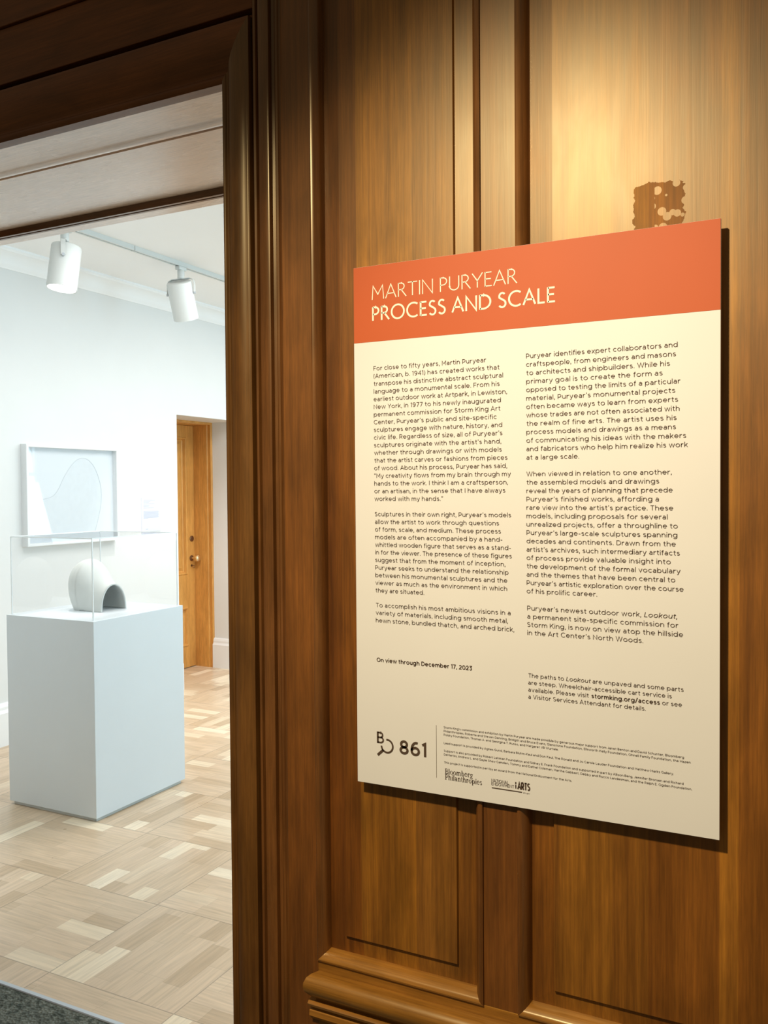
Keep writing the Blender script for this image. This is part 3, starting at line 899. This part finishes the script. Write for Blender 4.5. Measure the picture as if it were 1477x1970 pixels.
def ribbon(mb, pts, w, to3):
    P = [Vector(p) for p in pts]
    closed = (P[0] - P[-1]).length < 1e-6
    n = len(P); L_, R_ = [], []
    for i in range(n):
        if closed:
            d0 = (P[i] - P[i - 1 if i else n - 2]).normalized(); d1 = (P[(i + 1) if i < n - 1 else 1] - P[i]).normalized()
        else:
            d0 = (P[i] - P[i - 1]).normalized() if i else (P[1] - P[0]).normalized()
            d1 = (P[i + 1] - P[i]).normalized() if i < n - 1 else d0
        n0 = Vector((-d0.y, d0.x)); n1 = Vector((-d1.y, d1.x))
        mm = n0 + n1
        mm = n0 if mm.length < 0.2 else mm.normalized()
        k = min(2.2, 1 / max(0.3, mm.dot(n0)))
        L_.append(P[i] + mm * (w / 2 * k)); R_.append(P[i] - mm * (w / 2 * k))
    vs = [to3(p) for p in L_] + [to3(p) for p in R_]
    mb.add(vs, [(i, i + 1, n + i + 1, n + i) for i in range(n - 1)])


def bowl(cx, rx=0.31):
    return arc(cx, 0.37, rx, 0.312, 0, 360, 20)


ASC = 1.03
SANS = {
    'a': (0.66, [[(0.56, 0), (0.56, 0.46)] + arc(0.33, 0.46, 0.23, 0.22, 0, 140), [(0.56, 0.41), (0.28, 0.41)] + arc(0.28, 0.235, 0.20, 0.175, 90, 270) + [(0.36, 0.06), (0.56, 0.18)]]),
    'b': (0.80, [[(0.08, 0), (0.08, ASC)], bowl(0.41)]),
    'c': (0.68, [arc(0.39, 0.37, 0.31, 0.312, 45, 315, 16)]),
    'd': (0.80, [[(0.71, 0), (0.71, ASC)], bowl(0.38)]),
    'e': (0.76, [arc(0.38, 0.37, 0.31, 0.312, 0, 318, 18), [(0.07, 0.37), (0.72, 0.37)]]),
    'f': (0.42, [[(0.18, 0), (0.18, 0.80)] + arc(0.35, 0.80, 0.17, 0.17, 180, 75, 8), [(0.02, 0.685), (0.40, 0.685)]]),
    'g': (0.80, [bowl(0.38), [(0.71, 0.74), (0.71, 0.02)] + arc(0.39, 0.0, 0.32, 0.23, 0, -145, 12)]),
    'h': (0.72, [[(0.08, 0), (0.08, ASC)], [(0.63, 0), (0.63, 0.42)] + arc(0.36, 0.42, 0.27, 0.26, 0, 175)]),
    'i': (0.16, [[(0.08, 0), (0.08, 0.74)], [(0.08, 0.90), (0.08, 1.04)]]),
    'j': (0.18, [[(0.10, 0.74), (0.10, -0.10)] + arc(-0.04, -0.10, 0.14, 0.13, 0, -90, 6), [(0.10, 0.90), (0.10, 1.04)]]),
    'k': (0.62, [[(0.08, 0), (0.08, ASC)], [(0.57, 0.74), (0.10, 0.24)], [(0.27, 0.44), (0.60, 0)]]),
    'l': (0.16, [[(0.08, 0), (0.08, ASC)]]),
    'm': (1.10, [[(0.08, 0), (0.08, 0.74)], [(0.55, 0), (0.55, 0.44)] + arc(0.315, 0.44, 0.235, 0.24, 0, 175), [(1.02, 0), (1.02, 0.44)] + arc(0.785, 0.44, 0.235, 0.24, 0, 175)]),
    'n': (0.72, [[(0.08, 0), (0.08, 0.74)], [(0.63, 0), (0.63, 0.42)] + arc(0.36, 0.42, 0.27, 0.26, 0, 175)]),
    'o': (0.80, [bowl(0.40, 0.33)]),
    'p': (0.80, [[(0.08, -0.27), (0.08, 0.74)], bowl(0.41)]),
    'q': (0.80, [[(0.71, -0.27), (0.71, 0.74)], bowl(0.38)]),
    'r': (0.46, [[(0.08, 0), (0.08, 0.74)], arc(0.38, 0.38, 0.30, 0.30, 180, 78, 8)]),
    's': (0.58, [arc(0.29, 0.539, 0.20, 0.139, 32, 270, 10) + arc(0.29, 0.231, 0.22, 0.169, 90, -145, 12)[1:]]),
    't': (0.46, [[(0.20, 0.94), (0.20, 0.22)] + arc(0.36, 0.21, 0.16, 0.15, 180, 290, 8), [(0.02, 0.685), (0.43, 0.685)]]),
    'u': (0.72, [[(0.09, 0.74), (0.09, 0.32)] + arc(0.36, 0.32, 0.27, 0.26, 180, 355), [(0.64, 0), (0.64, 0.74)]]),
    'v': (0.68, [[(0.04, 0.74), (0.34, 0.02), (0.64, 0.74)]]),
    'w': (1.02, [[(0.04, 0.74), (0.27, 0.02), (0.51, 0.72), (0.75, 0.02), (0.98, 0.74)]]),
    'x': (0.62, [[(0.04, 0.74), (0.58, 0)], [(0.04, 0), (0.58, 0.74)]]),
    'y': (0.68, [[(0.04, 0.74), (0.35, 0.02)], [(0.64, 0.74), (0.33, -0.06)] + arc(0.17, -0.05, 0.16, 0.16, -20, -110, 6)]),
    'z': (0.60, [[(0.05, 0.68), (0.54, 0.68), (0.05, 0.06), (0.57, 0.06)]]),
    'A': (0.86, [[(0.03, 0), (0.43, 0.98), (0.83, 0)], [(0.16, 0.30), (0.70, 0.30)]]),
    'B': (0.74, [[(0.09, 0), (0.09, 1)], [(0.09, 0.94), (0.42, 0.94)] + arc(0.42, 0.735, 0.20, 0.205, 90, -90) + [(0.09, 0.53)], [(0.42, 0.53)] + arc(0.44, 0.295, 0.23, 0.235, 90, -90) + [(0.09, 0.06)]]),
    'C': (0.88, [arc(0.50, 0.5, 0.43, 0.445, 42, 318, 20)]),
    'D': (0.86, [[(0.09, 0), (0.09, 1)], [(0.09, 0.94), (0.36, 0.94)] + arc(0.36, 0.5, 0.44, 0.44, 90, -90, 14) + [(0.09, 0.06)]]),
    'E': (0.66, [[(0.09, 0), (0.09, 1)], [(0.09, 0.94), (0.64, 0.94)], [(0.09, 0.51), (0.58, 0.51)], [(0.09, 0.06), (0.65, 0.06)]]),
    'F': (0.64, [[(0.09, 0), (0.09, 1)], [(0.09, 0.94), (0.63, 0.94)], [(0.09, 0.48), (0.57, 0.48)]]),
    'G': (0.94, [arc(0.50, 0.5, 0.43, 0.445, 45, 330, 20) + [(0.87, 0.46), (0.52, 0.46)]]),
    'H': (0.82, [[(0.09, 0), (0.09, 1)], [(0.73, 0), (0.73, 1)], [(0.09, 0.51), (0.73, 0.51)]]),
    'I': (0.18, [[(0.09, 0), (0.09, 1)]]),
    'J': (0.58, [[(0.48, 1), (0.48, 0.32)] + arc(0.26, 0.32, 0.22, 0.26, 0, -150, 12)]),
    'K': (0.78, [[(0.09, 0), (0.09, 1)], [(0.72, 1), (0.11, 0.34)], [(0.33, 0.58), (0.75, 0)]]),
    'L': (0.62, [[(0.09, 1), (0.09, 0.06), (0.61, 0.06)]]),
    'M': (0.98, [[(0.09, 0), (0.09, 0.97), (0.49, 0.34), (0.89, 0.97), (0.89, 0)]]),
    'N': (0.84, [[(0.09, 0), (0.09, 0.95), (0.75, 0.05), (0.75, 1)]]),
    'O': (1.00, [arc(0.50, 0.5, 0.44, 0.445, 0, 360, 26)]),
    'P': (0.72, [[(0.09, 0), (0.09, 1)], [(0.09, 0.94), (0.38, 0.94)] + arc(0.38, 0.655, 0.27, 0.285, 90, -90) + [(0.09, 0.37)]]),
    'R': (0.76, [[(0.09, 0), (0.09, 1)], [(0.09, 0.94), (0.40, 0.94)] + arc(0.40, 0.675, 0.27, 0.265, 90, -90) + [(0.09, 0.41)], [(0.40, 0.41), (0.70, 0)]]),
    'S': (0.70, [arc(0.35, 0.735, 0.25, 0.205, 40, 265, 12) + arc(0.35, 0.295, 0.28, 0.235, 90, -140, 14)]),
    'T': (0.72, [[(0.36, 0), (0.36, 1)], [(0.02, 0.94), (0.70, 0.94)]]),
    'V': (0.84, [[(0.04, 1), (0.42, 0.02), (0.80, 1)]]),
    'W': (1.24, [[(0.04, 1), (0.34, 0.02), (0.62, 0.98), (0.90, 0.02), (1.20, 1)]]),
    'Y': (0.78, [[(0.04, 1), (0.39, 0.44), (0.74, 1)], [(0.39, 0.44), (0.39, 0)]]),
    '0': (0.80, [arc(0.40, 0.5, 0.33, 0.445, 0, 360, 22)]),
    '1': (0.36, [[(0.03, 0.84), (0.26, 0.95), (0.26, 0)]]),
    '2': (0.66, [arc(0.33, 0.68, 0.25, 0.26, 160, -25, 12) + [(0.06, 0.06), (0.63, 0.06)]]),
    '3': (0.68, [[(0.07, 0.94), (0.58, 0.94), (0.32, 0.60)] + arc(0.33, 0.325, 0.27, 0.265, 80, -145, 14)]),
    '4': (0.76, [[(0.56, 0), (0.56, 0.96), (0.07, 0.28), (0.74, 0.28)]]),
    '6': (0.74, [arc(0.38, 0.315, 0.29, 0.255, 0, 360, 20), arc(0.46, 0.40, 0.37, 0.54, 186, 72, 12)]),
    '7': (0.66, [[(0.04, 0.94), (0.59, 0.94), (0.22, 0)]]),
    '8': (0.72, [arc(0.36, 0.73, 0.235, 0.21, 0, 360, 18), arc(0.36, 0.285, 0.28, 0.225, 0, 360, 20)]),
    '9': (0.74, [arc(0.36, 0.685, 0.29, 0.255, 0, 360, 20), arc(0.28, 0.60, 0.37, 0.54, 6, -108, 12)]),
    '.': (0.18, [[(0.09, 0), (0.09, 0.15)]]),
    ',': (0.18, [[(0.10, 0.15), (0.09, 0.0), (0.04, -0.14)]]),
    '\u2019': (0.18, [[(0.11, 1.02), (0.10, 0.88), (0.05, 0.76)]]),
    '\u201c': (0.40, [[(0.07, 0.76), (0.08, 0.88), (0.13, 1.02)], [(0.27, 0.76), (0.28, 0.88), (0.33, 1.02)]]),
    '\u201d': (0.40, [[(0.13, 1.02), (0.12, 0.88), (0.07, 0.76)], [(0.33, 1.02), (0.32, 0.88), (0.27, 0.76)]]),
    '(': (0.30, [arc(0.46, 0.42, 0.38, 0.66, 125, 235, 10)]),
    ')': (0.30, [arc(-0.16, 0.42, 0.38, 0.66, 55, -55, 10)]),
    '-': (0.42, [[(0.03, 0.37), (0.39, 0.37)]]),
    '/': (0.50, [[(0.02, -0.12), (0.48, 1.08)]]),
}


def text_part(name, segs, mat=M_INK):
    """segs: (string, x0, x1, baseline z, em size, bold, italic) -> one flat mesh fitted between x0 and x1"""
    mb = MB()
    for s_, x0, x1, z, size, bold, ital in segs:
        cap = size * 0.725
        sw_ = 0.185 if bold else 0.118
        x = 0.0; out = []
        for ch in s_:
            if ch == ' ':
                x += 0.36; continue
            wd, strokes = SANS[ch]
            out.append((x, strokes))
            x += wd + (0.17 if bold else 0.125)
        lo = min(ax + p[0] for ax, st_ in out for pl in st_ for p in pl) - sw_ / 2
        hi = max(ax + p[0] for ax, st_ in out for pl in st_ for p in pl) + sw_ / 2
        k = (x1 - x0) / (hi - lo)
        for ax, st_ in out:
            for pl in st_:
                # draw each stroke in real proportions so that its thickness stays even
                ribbon(mb, [((ax + p[0] - lo + (0.2 * p[1] if ital else 0)) * k, p[1] * cap) for p in pl], sw_ * cap, lambda p: (x0 + p.x, YT, z + p.y))
    return mb.build(name, mat, board)


def para(name, lines, x0, ends, z0, lead, size, bold=0.0):
    return text_part(name, [(s_, x0, e_, z0 - i * lead, size, bold, False) for i, (s_, e_) in enumerate(zip(lines, ends))])


SZ, LD = 0.01045, 0.01343
para('paragraph', ['For close to fifty years, Martin Puryear', '(American, b. 1941) has created works that', 'transpose his distinctive abstract sculptural',
     'language to a monumental scale. From his', 'earliest outdoor work at Artpark, in Lewiston,', 'New York, in 1977 to his newly inaugurated',
     'permanent commission for Storm King Art', 'Center, Puryear\u2019s public and site-specific', 'sculptures engage with nature, history, and',
     'civic life. Regardless of size, all of Puryear\u2019s', 'sculptures originate with the artist\u2019s hand,', 'whether through drawings or with models',
     'that the artist carves or fashions from pieces', 'of wood. About his process, Puryear has said,', '\u201cMy creativity flows from my brain through my',
     'hands to the work. I think I am a craftsperson,', 'or an artisan, in the sense that I have always', 'worked with my hands.\u201d'], 0.0385,
     [0.2478, 0.2708, 0.2765, 0.2707, 0.2831, 0.2726, 0.2721, 0.2653, 0.2748, 0.2751, 0.2729, 0.2738, 0.2835, 0.2829, 0.2893, 0.2842, 0.2796, 0.1691],
     1.7073, LD, SZ)
para('paragraph', ['Sculptures in their own right, Puryear\u2019s models', 'allow the artist to work through questions', 'of form, scale, and medium. These process',
     'models are often accompanied by a hand-', 'whittled wooden figure that serves as a stand-', 'in for the viewer. The presence of these figures',
     'suggest that from the moment of inception,', 'Puryear seeks to understand the relationship', 'between his monumental sculptures and the',
     'viewer as much as the environment in which', 'they are situated.'], 0.0390,
     [0.2893, 0.2685, 0.2717, 0.2746, 0.2891, 0.2902, 0.2792, 0.2845, 0.2827, 0.2821, 0.133], 1.4520, LD, SZ)
para('paragraph', ['To accomplish his most ambitious visions in a', 'variety of materials, including smooth metal,', 'hewn stone, bundled thatch, and arched brick,'],
     0.0393, [0.2878, 0.2833, 0.2938], 1.2916, LD, SZ)
para('date_line', ['On view through December 17, 2023'], 0.0405, [0.2200], 1.1949, LD, 0.0099, 0.018)
LR = 0.01357
para('paragraph', ['Puryear identifies expert collaborators and', 'craftspeople, from engineers and masons', 'to architects and shipbuilders. While his',
     'primary goal is to create the form as', 'opposed to testing the limits of a particular', 'material, Puryear\u2019s monumental projects',
     'often became ways to learn from experts', 'whose trades are not often associated with', 'the realm of fine arts. The artist uses his',
     'process models and drawings as a means', 'of communicating his ideas with the makers', 'and fabricators who help him realize his work', 'at a large scale.'],
     0.3155, [0.5494, 0.5471, 0.5384, 0.5278, 0.5538, 0.546, 0.5501, 0.5522, 0.5481, 0.5472, 0.5617, 0.5643, 0.4013], 1.7082, LR, SZ)
para('paragraph', ['When viewed in relation to one another,', 'the assembled models and drawings', 'reveal the years of planning that precede',
     'Puryear\u2019s finished works, affording a', 'rare view into the artist\u2019s practice. These', 'models, including proposals for several',
     'unrealized projects, offer a throughline to', 'Puryear\u2019s large-scale sculptures spanning', 'decades and continents. Drawn from the',
     'artist\u2019s archives, such intermediary artifacts', 'of process provide valuable insight into', 'the development of the formal vocabulary',
     'and the themes that have been central to', 'Puryear\u2019s artistic exploration over the course', 'of his prolific career.'], 0.3153,
     [0.5411, 0.523, 0.5428, 0.5225, 0.5436, 0.5353, 0.5499, 0.5493, 0.5474, 0.5529, 0.5399, 0.554, 0.5464, 0.5586, 0.4293], 1.5185, 0.01353, SZ)
z0 = 1.3013
text_part('paragraph', [('Puryear\u2019s newest outdoor work,', 0.3161, 0.4964, z0, SZ, 0, 0), ('Lookout,', 0.5007, 0.5490, z0, SZ, 0, 1),
    ('a permanent site-specific commission for', 0.3161, 0.5513, z0 - 0.0134, SZ, 0, 0), ('Storm King, is now on view atop the hillside', 0.3161, 0.558, z0 - 0.0268, SZ, 0, 0),
    ('in the Art Center\u2019s North Woods.', 0.3161, 0.4995, z0 - 0.0400, SZ, 0, 0)])
z0, S2 = 1.1920, 0.0093
text_part('access_notice', [('The paths to', 0.3174, 0.3763, z0, S2, 0, 0), ('Lookout', 0.3798, 0.4186, z0, S2, 0, 1), ('are unpaved and some parts', 0.4219, 0.5586, z0, S2, 0, 0),
    ('are steep. Wheelchair-accessible cart service is', 0.3174, 0.5416, z0 - 0.0116, S2, 0, 0), ('available. Please visit', 0.3174, 0.4162, z0 - 0.0231, S2, 0, 0),
    ('stormking.org/access', 0.4202, 0.5242, z0 - 0.0231, S2, 0.02, 0), ('or see', 0.5276, 0.5565, z0 - 0.0231, S2, 0, 0),
    ('a Visitor Services Attendant for details.', 0.3174, 0.5033, z0 - 0.0346, S2, 0, 0)])
S3 = 0.0049
text_part('credit_lines', [(s_, 0.1681, e_, z, S3, 0, 0) for s_, e_, z in (
    ('Storm King\u2019s commission and exhibition by Martin Puryear are made possible by generous major support from Janet Benton and David Schunter, Bloomberg', 0.5593, 1.0913),
    ('Philanthropies, Roberta and Steven Denning, Bridgitt and Bruce Evans, Glenstone Foundation, Ellsworth Kelly Foundation, Ohnell Family Foundation, the Hazen', 0.5687, 1.0849),
    ('Polsky Foundation, Thomas A. and Georgina T. Russo, and Margaret VB Wurtele.', 0.3671, 1.0785),
    ('Lead support is provided by Agnes Gund, Barbara Bluhm-Kaul and Don Kaul, The Ronald and Jo Carole Lauder Foundation and Matthew Marks Gallery.', 0.5445, 1.0643),
    ('Support is also provided by Robert Lehman Foundation and Sidney E. Frank Foundation and supported in part by Allison Berg, Jennifer Brorsen and Richard', 0.5587, 1.0512),
    ('DeMartini, Andrew L. and Gayle Shaw Camden, Tommy and Dathel Coleman, Martha Gabbert, Debby and Rocco Landesman, and the Ralph E. Ogden Foundation.', 0.5708, 1.0447),
    ('This project is supported in part by an award from the National Endowment for the Arts.', 0.3887, 1.0312))])


# ---- humanist capitals of the heading
GL = {
    'M': (0.92, [[(0.03, 0), (0.10, 1), (0.46, 0.36), (0.82, 1), (0.89, 0)]]),
    'A': (0.78, [[(0.0, 0), (0.39, 1), (0.78, 0)], [(0.14, 0.34), (0.64, 0.34)]]),
    'R': (0.62, [[(0.05, 0), (0.05, 1)], [(0.05, 0.97), (0.24, 0.97)] + arc(0.24, 0.735, 0.24, 0.235, 90, -90) + [(0.05, 0.50)], [(0.26, 0.50), (0.62, 0.0)]]),
    'T': (0.68, [[(0.34, 0), (0.34, 1)], [(0.0, 0.965), (0.68, 0.965)]]),
    'I': (0.10, [[(0.05, 0), (0.05, 1)]]),
    'N': (0.80, [[(0.05, 0), (0.05, 1), (0.75, 0.0), (0.75, 1)]]),
    'P': (0.52, [[(0.05, 0), (0.05, 1)], [(0.05, 0.97), (0.22, 0.97)] + arc(0.22, 0.715, 0.27, 0.255, 90, -90) + [(0.05, 0.46)]]),
    'U': (0.74, [[(0.05, 1), (0.05, 0.33)] + arc(0.37, 0.33, 0.32, 0.30, 180, 360) + [(0.69, 1)]]),
    'Y': (0.70, [[(0.0, 1), (0.35, 0.47), (0.70, 1)], [(0.35, 0.47), (0.35, 0)]]),
    'E': (0.50, [[(0.05, 0), (0.05, 1)], [(0.05, 0.965), (0.48, 0.965)], [(0.05, 0.52), (0.44, 0.52)], [(0.05, 0.035), (0.50, 0.035)]]),
    'O': (1.02, [arc(0.51, 0.5, 0.47, 0.50, 0, 360, 30)]),
    'C': (0.84, [arc(0.52, 0.5, 0.48, 0.50, 52, 308, 24)]),
    'S': (0.52, [arc(0.26, 0.74, 0.20, 0.235, 38, 200, 12) + arc(0.26, 0.25, 0.225, 0.245, 62, -150, 16)[0:]]),
    'D': (0.82, [[(0.05, 0), (0.05, 1)], [(0.05, 0.965), (0.28, 0.965)] + arc(0.28, 0.5, 0.49, 0.465, 90, -90, 18) + [(0.05, 0.035)]]),
    'L': (0.46, [[(0.05, 1), (0.05, 0.035), (0.46, 0.035)]]),
}


def heading(name, text, x0, x1, z, cap, stroke, space=0.34, track=0.13):
    adv = []
    x = 0.0
    for ch in text:
        if ch == ' ':
            x += space; continue
        adv.append((ch, x)); x += GL[ch][0] + track + (stroke - 0.08) * 0.6
    total = x - track
    kx = (x1 - x0) / total
    mb = MB()
    for ch, ax in adv:
        for pl in GL[ch][1]:
            ribbon(mb, pl, stroke, lambda p: (x0 + (ax + p.x) * kx, YT, z + p.y * cap))
    return mb.build(name, M_TITLE, board)


heading('title_line', 'MARTIN PURYEAR', 0.0365, 0.3005, 1.8305, 0.0238, 0.068)
heading('subtitle_line', 'PROCESS AND SCALE', 0.0372, 0.3640, 1.7940, 0.0238, 0.125)

# connects logo: B + magnifier, number, rule
lg = MB()
to = lambda p: (p.x, YT, p.y)
bx, bz, bh = 0.0396, 1.0502, 0.0204
ribbon(lg, [(bx + 0.0018, bz), (bx + 0.0018, bz + bh)], 0.0036, to)
ribbon(lg, [(bx + 0.0018, bz + bh - 0.0014), (bx + 0.0072, bz + bh - 0.0014)] + arc(bx + 0.0072, bz + 0.0148, 0.0042, 0.0042, 90, -90) + [(bx + 0.0018, bz + 0.0106)], 0.0029, to)
ribbon(lg, [(bx + 0.0072, bz + 0.0106)] + arc(bx + 0.0076, bz + 0.0061, 0.0050, 0.0046, 90, -90) + [(bx + 0.0018, bz + 0.0015)], 0.0029, to)
ribbon(lg, arc(0.0598, 1.0468, 0.0112, 0.0114, 98, -178, 30), 0.0032, to)
ribbon(lg, [(0.0523, 1.0392), (0.0410, 1.0288)], 0.0046, to)
lg.build('guide_logo', M_INK, board)
text_part('guide_number', [('861', 0.0840, 0.1352, 1.0370, 0.0325, 0.012, 0)])
MB().box(0.1539, 0.1545, YT - 0.0001, YT + 0.0003, 1.0045, 1.0949).build('rule_line', plain('rule_grey', (0.24, 0.20, 0.16), 0.7), board)


# serif wordmark (high contrast letters)
def serif_word(mb, text, x0, x1, z, xh):
    T_, H_ = 0.20, 0.055
    def stem(x, a, b_): return [([(x, a), (x, b_)], T_)]
    def serf(x, y, w=0.30): return [([(x - w / 2, y), (x + w / 2, y)], H_)]
    def ring(cx, rx=0.40):
        return ('ring', cx, rx)
    G = {
        'B': (0.92, stem(0.22, 0, 1.45) + serf(0.18, 0.03, 0.36) + serf(0.18, 1.42, 0.36) + [([(0.2, 1.42), (0.48, 1.42)] + arc(0.5, 1.08, 0.26, 0.33, 90, -90) + [(0.25, 0.75)], 0.11),
              ([(0.25, 0.75)] + arc(0.52, 0.39, 0.32, 0.35, 90, -90) + [(0.2, 0.03)], 0.13)]),
        'P': (0.88, stem(0.22, 0, 1.45) + serf(0.22, 0.03, 0.44) + serf(0.18, 1.42, 0.36) + [([(0.2, 1.42), (0.48, 1.42)] + arc(0.5, 1.05, 0.30, 0.36, 90, -90) + [(0.25, 0.69)], 0.13)]),
        'l': (0.40, stem(0.2, 0, 1.5) + serf(0.2, 0.03, 0.38) + serf(0.14, 1.47, 0.2)),
        'h': (0.90, stem(0.2, 0, 1.5) + serf(0.2, 0.03, 0.38) + serf(0.14, 1.47, 0.2) + [([(0.25, 0.72)] + arc(0.48, 0.75, 0.2, 0.22, 160, 0, 8) + [(0.68, 0.0)], 0.17)] + serf(0.68, 0.03, 0.36)),
        'i': (0.40, stem(0.2, 0, 1.0) + serf(0.2, 0.03, 0.38) + serf(0.14, 0.97, 0.2) + [([(0.2, 1.22), (0.2, 1.42)], 0.2)]),
        'n': (0.90, stem(0.2, 0, 1.0) + serf(0.2, 0.03, 0.38) + serf(0.14, 0.97, 0.2) + [([(0.25, 0.72)] + arc(0.48, 0.75, 0.2, 0.22, 160, 0, 8) + [(0.68, 0.0)], 0.17)] + serf(0.68, 0.03, 0.36)),
        'm': (1.36, stem(0.2, 0, 1.0) + serf(0.2, 0.03, 0.38) + serf(0.14, 0.97, 0.2) + [([(0.25, 0.72)] + arc(0.46, 0.75, 0.2, 0.22, 160, 0, 8) + [(0.66, 0.0)], 0.17),
              ([(0.70, 0.72)] + arc(0.92, 0.75, 0.2, 0.22, 160, 0, 8) + [(1.12, 0.0)], 0.17)] + serf(0.66, 0.03, 0.3) + serf(1.14, 0.03, 0.36)),
        'r': (0.62, stem(0.2, 0, 1.0) + serf(0.2, 0.03, 0.38) + serf(0.14, 0.97, 0.2) + [(arc(0.46, 0.74, 0.2, 0.23, 170, 40, 8), 0.10), ([(0.52, 0.78), (0.52, 0.94)], 0.17)]),
        't': (0.50, [([(0.22, 1.3), (0.22, 0.2)] + arc(0.38, 0.2, 0.15, 0.17, 180, 320, 8), 0.15)] + serf(0.24, 0.97, 0.44)),
        'o': (0.86, [ring(0.43)]),
        'b': (0.88, stem(0.2, 0, 1.5) + serf(0.14, 1.47, 0.2) + [ring(0.47, 0.36)]),
        'p': (0.90, stem(0.2, -0.45, 1.0) + serf(0.2, -0.42, 0.38) + serf(0.14, 0.97, 0.2) + [ring(0.49, 0.36)]),
        'e': (0.80, [(arc(0.40, 0.5, 0.31, 0.46, 310, 0, 20)[:1] + arc(0.40, 0.5, 0.31, 0.46, 360 - 45, 0, 24), 0.14), ([(0.12, 0.52), (0.70, 0.52)], H_)]),
        'a': (0.78, [([(0.54, 0.05), (0.54, 0.7)] + arc(0.35, 0.7, 0.19, 0.25, 0, 170, 8), 0.16), (arc(0.32, 0.28, 0.19, 0.24, 0, 360, 16), 0.12), ([(0.5, 0.05), (0.74, 0.05)], H_)]),
        'g': (0.84, [(arc(0.40, 0.62, 0.24, 0.32, 0, 360, 18), 0.15), (arc(0.40, -0.16, 0.30, 0.22, 0, 360, 18), 0.11), ([(0.62, 0.88), (0.82, 0.94)], 0.1)]),
        's': (0.64, [(arc(0.31, 0.74, 0.18, 0.21, 30, 210, 8) + arc(0.31, 0.25, 0.20, 0.22, 55, -150, 10), 0.14)]),
    }
    x = 0; adv = []
    for ch in text:
        adv.append((ch, x)); x += G[ch][0] + 0.05
    kx = (x1 - x0) / (x - 0.05)
    for ch, ax in adv:
        f3 = lambda p: (x0 + (ax + p.x) * kx, YT, z + p.y * xh)
        for it in G[ch][1]:
            if it[0] == 'ring':
                _, cx, rx = it
                n = 22
                o_ = [(cx + rx * math.cos(2 * PI * k / n), 0.5 + 0.51 * math.sin(2 * PI * k / n)) for k in range(n)]
                q_ = [(cx + (rx - 0.19) * math.cos(2 * PI * k / n), 0.5 + 0.45 * math.sin(2 * PI * k / n)) for k in range(n)]
                mb.add([f3(Vector(p)) for p in o_ + q_], [(k, (k + 1) % n, n + (k + 1) % n, n + k) for k in range(n)])
            else:
                ribbon(mb, it[0], it[1], f3)


sw = MB()
serif_word(sw, 'Bloomberg', 0.1700, 0.2206, 1.0136, 0.0062)
serif_word(sw, 'Philanthropies', 0.1700, 0.2371, 1.0037, 0.0062)
sw.build('sponsor_wordmark', M_INK, board)
text_part('arts_wordmark', [('NATIONAL', 0.2536, 0.2836, 1.0118, 0.0072, 0, 0), ('ENDOWMENT', 0.2536, 0.2928, 1.0063, 0.0072, 0, 0),
                            ('ARTS', 0.2988, 0.3197, 1.0062, 0.0163, 0.03, 0), ('arts.gov', 0.3082, 0.3195, 1.0006, 0.0030, 0, 0)])
vt = MB()
for k, (zz, hh) in enumerate(((1.0068, 0.0016), (1.0090, 0.0016), (1.0112, 0.0016), (1.0140, 0.0014), (1.0160, 0.0014))):
    ribbon(vt, [(0.2945, zz + 0.0002), (0.2968, zz + 0.0002)], 0.0006, to)
    ribbon(vt, [(0.2945, zz + hh * 0.8), (0.2968, zz + hh * 0.8)], 0.0006, to)
ribbon(vt, [(0.2542, 1.0019), (0.3062, 1.0019)], 0.0016, to)
vt.build('arts_underline', M_INK, board)
